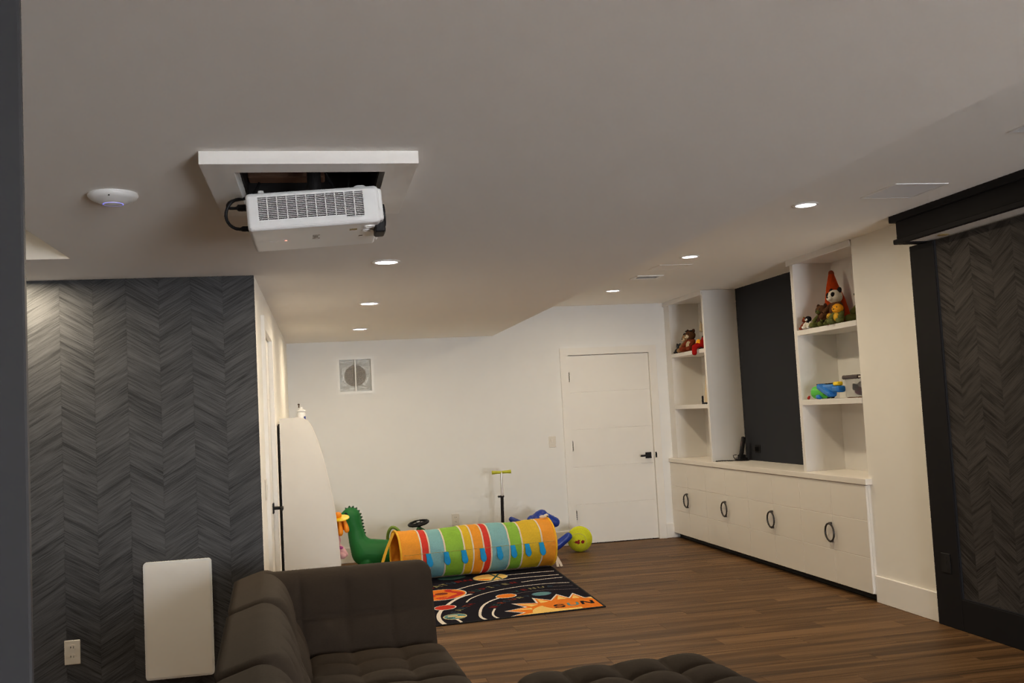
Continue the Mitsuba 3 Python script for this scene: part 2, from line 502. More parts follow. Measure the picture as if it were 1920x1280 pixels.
# ================================================================== LAMPS
def downlight(x, y, z, label):
    k = thing('recessed_downlight', label, 'ceiling light', 'recessed ceiling lights')
    ringm = lathe([(0.057, -0.0005), (0.074, -0.0005), (0.076, -0.003), (0.072, -0.006), (0.060, -0.007), (0.057, -0.004), (0.057, -0.0005)], 40)
    obj('trim_ring', moved(ringm, t=(x, y, z)), M_WPLAST, k, smooth=30)
    a_ = np.linspace(0, 2 * np.pi, 40, endpoint=False)
    dk = trimesh.Trimesh(np.vstack([[[0, 0, -0.0035]], np.stack([0.057 * np.cos(a_), 0.057 * np.sin(a_), 0 * a_ - 0.0035], 1)]), [[0, 1 + (i + 1) % 40, 1 + i] for i in range(40)], process=False)
    key = fresh(k + '__lens')
    scene[key] = {**mikit.ply(moved(dk, t=(x, y, z)), M_WPLAST), 'emitter': {'type': 'area', 'radiance': {'type': 'rgb', 'value': LAMP}}}


downlight(0.385, 5.26, HS, 'glowing round recessed light in the lower ceiling, nearest one behind the projector')
downlight(0.392, 7.17, HS, 'glowing round recessed light in the lower ceiling, middle of its row of three')
downlight(0.410, 9.22, HS, 'glowing round recessed light in the lower ceiling, nearest the wall vent')
downlight(2.838, 5.37, HC, 'glowing round recessed light in the raised ceiling, nearest the dark screen valance')
downlight(2.850, 7.27, HC, 'glowing round recessed light in the raised ceiling, middle of its row of three')
downlight(2.857, 9.35, HC, 'glowing round recessed light in the raised ceiling, nearest the white door')
downlight(-1.515, 5.43, HS, 'recessed light close to the dark chevron wall, behind the dark jamb')
downlight(-1.75, 4.00, HS + 0.24, 'recessed light inside the raised ceiling tray, behind the dark jamb')

# ================================================================== CEILING FITTINGS
# trim frame around the projector shaft
fr = thing('projector_trim_frame', 'white square trim frame around the ceiling opening above the projector', 'ceiling frame')
fo = [(-0.315, 3.045), (0.335, 3.045), (0.335, 3.815), (-0.315, 3.815)]
fi = [(-0.222, 3.150), (0.239, 3.150), (0.239, 3.760), (-0.222, 3.760)]
for i in range(4):
    j = (i + 1) % 4
    obj('board', tm(m3.Manifold.hull_points(np.array([(x, y, z) for (x, y) in (fo[i], fo[j], fi[j], fi[i]) for z in (2.2535, HS - 0.0003)]))), M_TRIM, fr)

# projector, hung upside down and rolled a little
PJ = rot([0, 1, 0], -3.4)
PT = (0.024, 3.255, 2.103)


def pj(mesh):
    return moved(mesh, PJ, t=PT)


pr = thing('projector', 'white projector hanging tilted from the square ceiling opening, grille facing the room', 'projector')
body = rbox((-0.217, 0.0, 0.0), (0.205, 0.415, 0.122), 0.014, 4)
bodym = mf(body) - bx((-0.181, -0.02, 0.032), (0.155, 0.020, 0.107)) - bx((0.095, -0.02, 0.0235), (0.155, 0.020, 0.036))
for k in range(4):                                    # moulded relief rows under the grille
    bodym -= bx((-0.183, -0.01, 0.0125 + 0.0057 * k), (0.088, 0.0006, 0.0133 + 0.0057 * k))
for k in range(9):
    bodym -= bx((-0.1535 + 0.0302 * k, -0.01, 0.012), (-0.1525 + 0.0302 * k, 0.0006, 0.034))
for k in range(11):                                   # ribs on the left end
    bodym -= bx((-0.225, 0.02, 0.018 + 0.0083 * k), (-0.2145, 0.32, 0.0212 + 0.0083 * k))
bodym -= bx((0.1645, -0.01, 0.010), (0.1653, 0.0008, 0.118))
obj('housing', pj(tm(bodym)), M_WPLAST, pr, smooth=25)
obj('grille_backing', pj(tm(bx((-0.1805, 0.0180, 0.0325), (0.1545, 0.0198, 0.1065)) + bx((0.0955, 0.0180, 0.024), (0.1545, 0.0198, 0.034)))), M_SLOT, pr)
bars = []
for k in range(12):
    xx = -0.181 + 0.03055 * k
    bars.append(tm(bx((xx - 0.0016, 0.0010, 0.0235 if k > 8 else 0.032), (xx + 0.0016, 0.0110, 0.107))))
for k in range(14):
    zz = 0.032 + 0.00577 * k
    bars.append(tm(bx((-0.181, 0.0015, zz - 0.0009), (0.155, 0.0085, zz + 0.0009))))
bars.append(tm(bx((0.095, 0.0015, 0.0252), (0.155, 0.0085, 0.027))))
obj('grille', pj(cat(*bars)), M_WPLAST, pr)
endc = rbox((0.196, 0.012, 0.008), (0.216, 0.395, 0.114), 0.009, 3)
obj('end_cap', pj(endc), M_WPLAST, pr, smooth=25)
obj('lens', pj(cat(moved(lathe([(0, 0), (0.036, 0), (0.038, 0.008), (0.036, 0.018), (0.028, 0.018), (0.024, 0.010), (0, 0.008)], 32), rot([0, 1, 0], 90), t=(0.208, 0.10, 0.040)),
                   rbox((0.186, 0.05, -0.024), (0.221, 0.15, 0.03), 0.007, 3))), M_BLACK, pr, smooth=30)
for (x, y, r) in ((-0.168, 0.05, 0.010), (0.150, 0.075, 0.021)):
    obj('foot', pj(moved(lathe([(0, 0), (r, 0), (r * 1.02, 0.008), (r * 0.9, 0.017), (0, 0.018)], 20), t=(x, y, 0.120))), M_WPLAST, pr, smooth=30)
for (x, y) in ((0.168, 0.060), (0.165, 0.125)):
    obj('adjustment_ring', pj(cat(moved(lathe([(0.012, -0.004), (0.019, -0.004), (0.020, 0.001), (0.011, 0.001), (0.012, -0.004)], 24), t=(x, y, 0.0)),
                                  tm(bx((x - 0.012, y - 0.0015, -0.0035), (x + 0.012, y + 0.0015, 0.0005))))), M_WPLAST, pr, smooth=30)
obj('sticker', pj(cbox((0.105, 0.085, -0.0006), (0.130, 0.113, 0.0003), 0.0002), ), M_OCHRE, pr)
txt = meshkit.text_mesh('BenQ', 0.022, 0.0006, bold=True)
txt.apply_translation(-txt.bounds.mean(0))
obj('lettering', pj(moved(txt, rot([1, 0, 0], 180), rot([0, 0, 1], 90), t=(-0.005, 0.185, -0.0002))), M_GREYP, pr)
ic = [tm(bx((0.140, 0.215, -0.0004), (0.153, 0.232, 0.0002)))]
obj('mark', pj(cat(*ic)), M_GREYP, pr)
for (x, y) in ((-0.155, 0.205), (-0.132, 0.195), (-0.110, 0.190)):
    obj('indicator_label', pj(cat(*[tm(bx((x - 0.006 + 0.002 * q, y + 0.009 * q, -0.0004), (x + 0.006, y + 0.009 * q + 0.003, 0.0002))) for q in range(3)])), plain('soft_white', (0.85, 0.82, 0.8)), pr)
led = pj(moved(lathe([(0, -0.0012), (0.004, -0.0012), (0.004, 0.0005), (0, 0.0005)], 12), t=(-0.106, 0.215, 0)))
scene[pr + '__power_light'] = {**mikit.ply(led, M_WPLAST), 'emitter': {'type': 'area', 'radiance': {'type': 'rgb', 'value': [3.0, 0.35, 0.15]}}}
obj('mount_pole', tm(m3.Manifold.cylinder(0.68, 0.024, 0.024, 20).translate((0.02, 3.50, 2.20))), M_MATBLACK, pr)
obj('mount_plate', pj(cbox((-0.09, 0.16, 0.1205), (0.09, 0.34, 0.145), 0.004)), M_MATBLACK, pr)
for pts in ([(-0.17, 3.62, 2.33), (-0.235, 3.50, 2.245), (-0.262, 3.42, 2.215), (-0.258, 3.38, 2.192), (-0.222, 3.36, 2.188), (-0.190, 3.36, 2.190)],
            [(-0.225, 3.40, 2.225), (-0.258, 3.38, 2.200), (-0.268, 3.38, 2.160), (-0.245, 3.37, 2.125), (-0.215, 3.36, 2.117), (-0.185, 3.36, 2.119)],
            [(0.05, 3.60, 2.42), (0.09, 3.58, 2.30), (0.12, 3.62, 2.28), (0.15, 3.60, 2.40), (0.17, 3.62, 2.60)]):
    obj('cable', tube(curve(pts, 36), 0.0052, 10), M_BLACK, pr, smooth=True)
obj('plug', cbox((-0.232, 3.35, 2.178), (-0.190, 3.375, 2.198), 0.005), M_BLACK, pr)
obj('plug', cbox((-0.222, 3.35, 2.110), (-0.188, 3.37, 2.126), 0.005), M_BLACK, pr)

# round wireless access point
ap = thing('access_point', 'white round dome with a blue light ring on the ceiling left of the projector', 'wireless access point')
ax_, ay_ = -0.657, 3.600
dz = lambda r: -0.0410 + 3.9 * r * r
dp = [(r, dz(r)) for r in np.linspace(0, 0.072, 19)] + [(0.0775, -0.0165), (0.0815, -0.0115), (0.082, -0.006), (0.079, -0.0005), (0, -0.0005)]
obj('dome', moved(lathe(dp[::-1], 56), t=(ax_, ay_, HS)), M_WPLAST, ap, smooth=40)
rg = moved(lathe([(0.0305, dz(0.0305) - 0.0006), (0.0345, dz(0.0345) - 0.0006), (0.0345, dz(0.0345) + 0.001), (0.0305, dz(0.0305) + 0.001), (0.0305, dz(0.0305) - 0.0006)], 56), t=(ax_, ay_, HS))
scene[ap + '__light_ring'] = {**mikit.ply(rg, M_WPLAST), 'emitter': {'type': 'area', 'radiance': {'type': 'rgb', 'value': [0.10, 0.12, 0.75]}}}
labels[ap + '__light_ring'] = {'label': 'glowing blue ring'}
obj('sensor', moved(ell((0, 0, 0), (0.003, 0.003, 0.003), 1), t=(ax_ + 0.0, ay_ - 0.0725, HS - 0.0200)), M_BLACK, ap)


# flush square speaker grilles, round one and an air register in the raised ceiling
def speaker(x0, x1, y0, y1, label, gm='m_speaker_grille', fm='m_white_plastic'):
    k = thing('ceiling_speaker', label, 'speaker', 'flush ceiling speakers')
    obj('frame', tm(bx((x0, y0, HC - 0.005), (x1, y1, HC - 0.0002)) - bx((x0 + 0.008, y0 + 0.008, HC - 0.01), (x1 - 0.008, y1 - 0.008, HC + 0.01))), fm, k)
    obj('grille', cbox((x0 + 0.0085, y0 + 0.0085, HC - 0.004), (x1 - 0.0085, y1 - 0.0085, HC - 0.0003), 0.001), gm, k)


speaker(3.092, 3.408, 4.845, 5.205, 'pale square flush ceiling speaker just left of the dark valance end')
speaker(3.022, 3.340, 3.500, 3.850, 'pale square flush ceiling speaker at the right picture edge above the valance')
speaker(2.750, 3.030, 7.68, 7.95, 'faint square flush ceiling speaker beyond the middle raised light, before the air register', M_CEIL, M_CEIL)
vg = thing('air_register', 'small white rectangular air register in the raised ceiling near the far light', 'air vent')
obj('frame', tm(bx((2.765, 8.30, HC - 0.008), (3.005, 8.52, HC - 0.0002)) - bx((2.79, 8.325, HC - 0.02), (2.98, 8.495, HC + 0.01))), M_WPLAST, vg)
obj('backing', tm(bx((2.79, 8.325, HC - 0.0015), (2.98, 8.495, HC - 0.0004))), M_SLOT, vg)
for k in range(7):
    yy = 8.337 + 0.0245 * k
    obj('louver', moved(cbox((-0.094, -0.011, -0.0006), (0.094, 0.011, 0.0006), 0.0003), rot([1, 0, 0], 14 if k < 6 else -14), t=(2.885, yy, HC - 0.0048)), M_WPLAST, vg)

# ================================================================== BACK-WALL FITTINGS
vt = thing('wall_vent', 'white framed louvered vent high on the back wall with a round duct behind', 'air vent')
obj('frame', tm(bx((0.219, D - 0.014, 1.738), (0.601, D - 0.0003, 2.126)) - bx((0.245, D - 0.1, 1.764), (0.573, D + 0.1, 2.101))), M_WPLAST, vt)
obj('mullion', cbox((0.402, D - 0.013, 1.764), (0.416, D + 0.004, 2.101), 0.002), M_WPLAST, vt)
dk = bx((0.244, D + 0.052, 1.761), (0.574, D + 0.057, 2.104)) - m3.Manifold.cylinder(0.2, 0.114, 0.114, 40).rotate((90, 0, 0)).translate((0.409, D + 0.15, 1.930))
obj('foil_plate', tm(dk), M_FOIL, vt)
obj('duct', tm(m3.Manifold.cylinder(0.004, 0.118, 0.118, 40).rotate((90, 0, 0)).translate((0.409, D + 0.0595, 1.930))), plain('duct_grey', (0.20, 0.185, 0.165)), vt)
for k in range(27):
    zz = 1.770 + 0.01225 * k + 0.003
    obj('louver', moved(cbox((-0.1635, -0.005, -0.0005), (0.1635, 0.005, 0.0005), 0.0002), rot([1, 0, 0], -20), t=(0.409, D + 0.004, zz)), M_TRIM, vt)
for (x, z) in ((0.232, 2.07), (0.587, 2.06), (0.237, 1.79), (0.589, 1.79)):
    obj('screw', moved(lathe([(0, 0), (0.005, 0), (0.004, 0.0025), (0, 0.003)], 10), rot([1, 0, 0], 90), t=(x, D - 0.0138, z)), M_METAL, vt)


def plate_outlet(name, label, catg, c, w, h, face, toggle=False, m=M_WPLAST2, slotm=M_SLOT):
    """wall plate built facing -y at the origin, then turned"""
    k = thing(name, label, catg)
    R = {'-y': rot([0, 0, 1], 0), '-x': rot([0, 0, 1], -90), '+x': rot([0, 0, 1], 90)}[face]
    put = lambda me: moved(me, R, t=c)
    obj('plate', put(cbox((-w / 2, -0.006, -h / 2), (w / 2, -0.0003, h / 2), 0.0025)), m, k)
    if toggle:
        obj('rocker', put(cat(cbox((-w * 0.22, -0.0085, -h * 0.28), (w * 0.22, -0.004, h * 0.28), 0.0015), cbox((-w * 0.19, -0.0105, -h * 0.02), (w * 0.19, -0.006, h * 0.25), 0.0015))), m, k)
    else:
        for s in (-1, 1):
            rc = obj('receptacle', put(moved(tm(m3.Manifold.cylinder(0.003, w * 0.22, w * 0.22, 20).rotate((90, 0, 0)).translate((0, -0.0045, 0))), t=(0, 0, s * h * 0.19))), m, k)
            for q in (-1, 1):
                if m is not M_BLACK:
                    obj('slot', put(tm(bx((q * w * 0.085 - 0.0013, -0.0085, s * h * 0.19 - 0.002), (q * w * 0.085 + 0.0013, -0.006, s * h * 0.19 + 0.008)))), slotm, rc)
    return k


plate_outlet('light_switch', 'small white light switch on the back wall left of the white door', 'light switch', (2.483, D, 1.120), 0.078, 0.118, '-y', True)
plate_outlet('wall_outlet', 'white double outlet low on the back wall above the striped tunnel', 'outlet', (1.390, D, 0.364), 0.080, 0.123, '-y')
plate_outlet('wall_outlet', 'white double outlet low on the dark chevron wall, left of the white panel', 'outlet', (-1.285, YC, 0.358), 0.078, 0.124, '-y')
plate_outlet('light_switch', 'white switch plate on the narrow left wall beside the door casing', 'light switch', (LW(6.05) + 0.0002, 6.05, 1.10), 0.115, 0.122, '+x', True)

# white flat panel hung on the chevron wall
wp = thing('wall_panel', 'white flat rectangular panel with pale rim on the dark chevron wall behind the sofa', 'panel heater')
pm = poly_mesh(Polygon([(-0.172, -0.302), (0.172, -0.302), (0.172, 0.302), (-0.172, 0.302)]).buffer(-0.018).buffer(0.018, quad_segs=6), 0.022)
inn = poly_mesh(Polygon([(-0.172, -0.302), (0.172, -0.302), (0.172, 0.302), (-0.172, 0.302)]).buffer(-0.018).buffer(0.008, quad_segs=6), 0.0016)
obj('rim', moved(pm, rot([1, 0, 0], 90), t=(-0.752, YC - 0.012, 0.486)), M_WPLAST, wp, smooth=30)
obj('face', moved(inn, rot([1, 0, 0], 90), t=(-0.752, YC - 0.0345, 0.486)), plain('panel_face', (0.87, 0.85, 0.81), 0.5), wp, smooth=30)
obj('wall_bracket', cat(cbox((-0.85, YC - 0.0125, 0.3), (-0.82, YC - 0.0003, 0.66), 0.002), cbox((-0.68, YC - 0.0125, 0.3), (-0.65, YC - 0.0003, 0.66), 0.002)), M_METAL, wp)

# ================================================================== RIGHT WALL: SCREEN SURROUND AND VALANCE
sc = thing('screen_surround', 'charcoal painted frame around a dark chevron panel on the right wall under the valance', 'wall panel')
X0 = 3.806
obj('stile', cbox((X0, 5.618, 0), (XR - 0.0003, 5.872, 2.4045), 0.003), M_CHAR, sc)
obj('stile', cbox((X0, 2.05, 0), (XR - 0.0003, 2.30, 2.4045), 0.003), M_CHAR, sc)
obj('rail', cbox((X0, 2.30, 0), (XR - 0.0003, 5.618, 0.1925), 0.003), M_CHAR, sc)
ys = [5.618] + [5.474 - 0.185 * q for q in range(40) if 5.474 - 0.185 * q > 2.33] + [2.30]
for a, b in zip(ys[:-1], ys[1:]):
    obj('veneer_strip', cbox((3.822, b + 0.0001, 0.1927), (XR - 0.0003, a - 0.0001, 2.404), 0.0002), M_CHEVR, sc)
obj('bead', cat(cbox((3.812, 5.612, 0.1925), (3.824, 5.6178, 2.404), 0.002), cbox((3.812, 2.302, 0.1925), (3.824, 5.612, 0.199), 0.002)), plain('bead_grey', (0.016, 0.016, 0.019), 0.7, 0.1), sc)
va = thing('screen_valance', 'long charcoal valance box along the ceiling above the dark chevron panel', 'valance')
obj('crown', cbox((3.628, 1.9, 2.545), (XR - 0.0003, 5.800, HC - 0.0003), 0.003), M_CHAR, va)
obj('fascia', cbox((3.655, 1.92, 2.435), (3.685, 5.765, 2.5452), 0.002), M_CHAR, va)
obj('end_board', cbox((3.6852, 5.735, 2.435), (XR - 0.0003, 5.765, 2.5452), 0.002), M_CHAR, va)
obj('lip', cat(cbox((3.640, 1.91, 2.405), (3.676, 5.785, 2.4352), 0.003), cbox((3.6761, 5.700, 2.405), (3.839, 5.785, 2.4352), 0.003)), M_CHAR, va)
obj('soffit_board', cbox((3.6765, 1.95, 2.412), (3.838, 5.6995, 2.4248), 0.001), plain('valance_underside', (0.62, 0.59, 0.55), 0.6), va)
labels[va + '__soffit_board'] = {'label': 'pale underside board'}
obj('puck_light', moved(lathe([(0, 0.0), (0.030, 0.0), (0.032, -0.004), (0.026, -0.006), (0, -0.005)], 24), t=(3.775, 5.46, 2.4118)), M_OCHRE, va, smooth=30)
plate_outlet('wall_outlet', 'black outlet plate low on the charcoal frame of the screen wall', 'outlet', (X0, 5.742, 0.395), 0.094, 0.122, '-x', m=M_BLACK)

# ================================================================== BUILT-IN CABINETS
YA, YB = 6.622, D - 0.001
W4 = (YB - YA) / 4
cab_names = ['white base cabinet with a black ring pull, nearest the camera beside the white wall',
             'second white base cabinet from the near end, with a black ring pull',
             'second white base cabinet from the back wall, with a black ring pull',
             'white base cabinet with a black ring pull, farthest, against the back wall by the door']


def door_mesh(y0, y1):
    m = [cbox((3.8045, y0 + 0.0012, 0.0575), (3.8195, y1 - 0.0012, 0.8185), 0.001)]
    for z0, z1 in ((0.0565, 0.3055), (0.3065, 0.5675), (0.5685, 0.8195)):
        m.append(cbox((3.800, y0 + 0.0010, z0), (3.8060, y1 - 0.0010, z1), 0.0022))
    return cat(*m)


ring_pts = [(0, 0.066 * math.cos(a), 0.066 * math.sin(a)) for a in np.linspace(0, 2 * np.pi, 49)[:-1]]
for i in range(4):
    y0, y1 = YA + i * W4, YA + (i + 1) * W4
    k = thing('base_cabinet', cab_names[i], 'cabinet', 'built-in base cabinets')
    obj('carcass', cbox((3.820, y0 + 0.0004, 0.054), (XN - 0.002, y1 - 0.0004, 0.8225), 0.001), M_CAB, k)
    obj('toe_kick', cbox((3.870, y0 + 0.0004, 0.0), (XN - 0.004, y1 - 0.0004, 0.0535), 0.001), M_KICK, k)
    ym = (y0 + y1) / 2
    obj('door', door_mesh(y0, ym), M_CAB, k)
    dr2 = obj('door', door_mesh(ym, y1), M_CAB, k)
    rp = obj('ring_handle', cat(moved(tube(ring_pts, 0.0072, 10, True), t=(3.776, ym + 0.014, 0.436)),
                                cbox((3.772, ym + 0.006, 0.496), (3.8003, ym + 0.022, 0.512), 0.003), cbox((3.772, ym + 0.006, 0.360), (3.8003, ym + 0.022, 0.376), 0.003)), M_BRONZE, dr2, smooth=35)
    labels[rp] = {'label': 'black ring pull'}
wt = solo('cabinet_worktop', cbox((3.788, 6.596, 0.8245), (XN - 0.013, YB, 0.868), 0.003), M_CAB, 'long white worktop running over the four base cabinets', 'worktop')


def tower(y0, y1, pr_, pl_, label):
    k = thing('bookcase', label, 'bookcase', 'bookcase towers on the worktop')
    x0, x1, zt = 3.838, 4.196, 2.5865
    obj('side_panel', cbox((x0 + (0.006 if pr_ < 0.02 else 0), y0, 0.8685), (x1, y0 + pr_, zt), 0.002), M_TOWER, k)
    obj('side_panel', cbox((x0, y1 - pl_, 0.8685), (x1, y1, zt), 0.002), M_TOWER, k)
    a, b = y0 + pr_ + 0.0002, y1 - pl_ - 0.0002
    obj('back_panel', cbox((x1 - 0.02, a, 0.8685), (x1, b, zt), 0.001), M_TOWER, k)
    for z0, z1 in ((1.401, 1.443), (1.963, 2.004)):
        obj('shelf', cbox((x0 + 0.001, a, z0), (x1 - 0.0202, b, z1), 0.002), M_TOWER, k)
    obj('top_panel', cbox((x0 + 0.002, a, 2.552), (x1 - 0.0202, b, zt), 0.001), M_TOWER, k)
    obj('crown', cbox((3.822, y0, 2.540), (x0 - 0.0003, min(y1 + 0.035, YB), zt + 0.0015), 0.003), M_TOWER, k)
    return k


tower(6.6415, 7.611, 0.008, 0.050, 'white open bookcase tower with the panda plush and the toy water blaster')
tower(9.530, 10.684, 0.040, 0.165, 'white open bookcase tower on the worktop in the far corner by the door')

# ================================================================== SOFA AND OTTOMAN
SR = rot([0, 0, 1], 2.6)


def so(mesh, t=(0, 0, 0)):
    m = moved(mesh, t=t)
    m.apply_translation((-0.25, -4.78, 0))
    m.apply_transform(SR)
    m.apply_translation((0.25, 4.78, 0))
    return m


sf = thing('sectional_sofa', 'dark brown tufted sectional sofa in front of the dark chevron wall', 'sofa')
LEAN = 17
seats = [(4.185, 4.79), (3.56, 4.175), (2.93, 3.55)]
for i, (a, b) in enumerate(seats):
    obj('seat_cushion', so(cushion(0.64, b - a, 0.21, 0.05, 3, 3, 0.030, 0.05, 84, 0.018, 0.012), t=(0.225, (a + b) / 2, 0.215)), M_SOFA, sf, smooth=True)
    obj('base', so(cbox((-0.32, a + 0.006, 0.06), (0.53, b - 0.006, 0.214), 0.012), t=(0, 0, 0)), M_SOFA, sf)
obj('base', so(cbox((-0.36, 4.80, 0.06), (0.53, 5.10, 0.30), 0.012)), M_SOFA, sf)
# far back, facing the camera
bk = cushion(0.84, 0.47, 0.20, 0.085, 4, 2, 0.030, 0.07, 120, 0.011, 0.010)
bk = moved(bk, rot([1, 0, 0], 90))
bk = moved(bk, t=(0, 0.20, 0.235))                     # front face at y = 0, standing on z = 0
bk = moved(bk, rot([1, 0, 0], -LEAN))
obj('back_cushion', so(bk, t=(0.105, 4.775, 0.355)), M_SOFA, sf, smooth=True)
# side backs, facing +x
for (a, b, nx) in ((4.235, 5.13, 4), (3.19, 4.225, 5), (2.40, 3.18, 4)):
    sb = cushion(b - a, 0.48, 0.22, 0.095, nx, 2, 0.026, 0.06, 110, 0.012, 0.010)
    sb = moved(sb, rot([1, 0, 0], 90))
    sb = moved(sb, t=(0, 0.22, 0.24))
    sb = moved(sb, rot([1, 0, 0], -LEAN))
    sb = moved(sb, rot([0, 0, 1], 90))                 # front now faces +x
    obj('side_back', so(sb, t=(-0.055, (a + b) / 2, 0.345)), M_SOFA, sf, smooth=True)
for (x, y) in ((0.48, 5.02), (-0.3, 5.02), (0.48, 3.0), (-0.25, 3.0)):
    obj('leg', so(moved(lathe([(0, 0), (0.018, 0), (0.026, 0.062), (0, 0.062)], 14), t=(x, y, 0))), M_SOFA2, sf)

ot = thing('ottoman', 'dark brown deep-tufted square ottoman in the foreground on the wood floor', 'ottoman')
OTM = rot([0, 0, 1], 5.0)
OTT = (1.203, 3.785, 0)
obj('cushion', moved(cushion(0.86, 0.86, 0.20, 0.060, 4, 4, 0.055, 0.08, 120, 0.022, 0.016), OTM, t=(OTT[0], OTT[1], 0.205)), M_SOFA, ot, smooth=True)
obj('base', moved(cbox((-0.40, -0.40, 0.06), (0.40, 0.40, 0.2045), 0.012), OTM, t=OTT), M_SOFA, ot)
for sx in (-1, 1):
    for sy in (-1, 1):
        obj('leg', moved(lathe([(0, 0), (0.018, 0), (0.026, 0.062), (0, 0.062)], 14), OTM, t=tuple(np.array(OTT) + (OTM[:3, :3] @ np.array([0.35 * sx, 0.35 * sy, 0])))), M_SOFA2, ot)

# ================================================================== RUG
RO = np.array([2.03, 7.305])
REX = np.array([-1.253, -0.129]); REX /= np.linalg.norm(REX)
REY = np.array([0.064, 2.002]); REY /= np.linalg.norm(REY)
RW, RD = 1.62, 2.05
RZ = 0.0075


def rug_put(poly, z0, dz):
    m = poly_mesh(poly, dz)
    v = np.array(m.vertices)
    p = RO + v[:, :1] * REX + v[:, 1:2] * REY
    out = trimesh.Trimesh(np.column_stack([p, v[:, 2] + z0]), np.array(m.faces)[:, ::-1], process=False)
    return out


ru = thing('space_rug', 'black children’s rug with a solar system print and an orange SUN corner under the tunnel', 'rug')
rc_ = {k: plain('rug_' + k, v, 0.95, 0.05, fab=True) for k, v in dict(black=(0.010, 0.009, 0.014), orange=(0.62, 0.165, 0.022), yellow=(0.70, 0.46, 0.14), white=(0.62, 0.56, 0.50),
      red=(0.42, 0.035, 0.022), teal=(0.09, 0.20, 0.22), blue=(0.07, 0.13, 0.20), green=(0.035, 0.08, 0.07), dimline=(0.14, 0.11, 0.11), cream=(0.45, 0.40, 0.24), darkred=(0.13, 0.012, 0.012), plum=(0.17, 0.035, 0.018), ink=(0.028, 0.045, 0.065), straw=(0.19, 0.165, 0.085), moss=(0.025, 0.06, 0.055)).items()}
clip = sbox(0.012, 0.012, RW - 0.012, RD - 0.012)
obj('pile', rug_put(sbox(0.004, 0.004, RW - 0.004, RD - 0.004), 0.0003, RZ - 0.0003), rc_['black'], ru)
obj('binding', rug_put(sbox(-0.004, -0.004, RW + 0.004, RD + 0.004).difference(sbox(0.010, 0.010, RW - 0.010, RD - 0.010)), 0.0003, RZ + 0.001), plain('rug_binding', (0.006, 0.006, 0.007), 0.9), ru)
E1 = 0.0009


def orbit(pts, w, m='white'):
    p = curve(pts, 40)
    obj('orbit', rug_put(LineString(p).buffer(w * 0.85, cap_style=2).intersection(clip), RZ, E1), rc_[m], ru)


orbit([(0.815, 0.0), (0.84, 0.12), (0.83, 0.22), (0.795, 0.36)], 0.010)
orbit([(0.905, 0.0), (0.935, 0.15), (0.92, 0.28), (0.84, 0.58), (0.70, 0.76)], 0.013)
orbit([(0.68, 0.78), (0.55, 0.86), (0.36, 0.90), (0.20, 0.86), (0.02, 0.80)], 0.005, 'dimline')
orbit([(1.09, 0.0), (1.10, 0.08), (1.12, 0.16)], 0.012)
orbit([(0.97, 0.73), (0.79, 1.02), (0.54, 1.15), (0.27, 1.18), (0.03, 1.11)], 0.009, 'white')
orbit([(1.21, 0.0), (1.235, 0.2), (1.225, 0.36), (1.19, 0.52), (1.12, 0.72), (1.02, 0.93), (0.89, 1.06)], 0.019)
orbit([(0.41, 1.37), (0.22, 1.40), (0.03, 1.40)], 0.011)
orbit([(0.20, 1.0), (0.10, 0.99), (0.03, 0.97)], 0.005, 'dimline')
orbit([(1.40, 0.9), (1.20, 1.15), (0.98, 1.34), (0.81, 1.48), (0.52, 1.58), (0.28, 1.585), (0.03, 1.55)], 0.012)
orbit([(0.50, 1.80), (0.28, 1.80), (0.03, 1.77)], 0.011)
E2 = 0.0017


def planet(u, v, ru_, rv, m, rim='white', inner=None):
    e = affinity.scale(Point(u, v).buffer(1.0, quad_segs=10), ru_, rv, origin=(u, v))
    obj('planet_rim', rug_put(e.buffer(0.010).intersection(clip), RZ, E2 - 0.0003), rc_[rim], ru)
    obj('planet', rug_put(e.intersection(clip), RZ, E2), rc_[m], ru)
    if inner:
        for (mm, g) in inner:
            obj('planet_marking', rug_put(g.intersection(e), RZ, E2 + 0.0003), rc_[mm], ru)


def stripe(u, w, v0, v1, bend=0.05):
    vs = np.linspace(v0, v1, 12)
    return LineString([(u + bend * math.sin(i * 0.9), q) for i, q in enumerate(vs)]).buffer(w)


planet(0.35, 0.745, 0.072, 0.070, 'teal', 'blue')
planet(0.635, 0.815, 0.078, 0.080, 'orange')
planet(1.155, 0.610, 0.080, 0.085, 'red')
planet(1.115, 0.235, 0.080, 0.092, 'teal', 'cream', [('cream', affinity.scale(Point(1.13, 0.26).buffer(0.04), 1, 0.9)), ('yellow', affinity.scale(Point(1.08, 0.20).buffer(0.032), 1.2, 0.7)), ('green', affinity.scale(Point(1.16, 0.19).buffer(0.02), 1.3, 0.9))])
planet(1.145, 1.165, 0.215, 0.235, 'orange', 'white', [('red', stripe(1.02, 0.028, 0.9, 1.42)), ('red', stripe(1.25, 0.022, 0.9, 1.42)), ('plum', Point(1.13, 1.20).buffer(0.055)), ('red', stripe(1.13, 0.014, 0.9, 1.05))])
planet(0.63, 1.775, 0.150, 0.165, 'yellow', 'cream', [('orange', affinity.rotate(affinity.scale(Point(0.70, 1.68).buffer(0.05), 1.2, 0.6), 20)), ('green', LineString([(0.62, 1.98), (0.53, 1.58)]).buffer(0.010)), ('green', LineString([(0.52, 1.95), (0.64, 1.60)]).buffer(0.010))])
planet(0.965, 1.97, 0.12, 0.10, 'green', 'green')
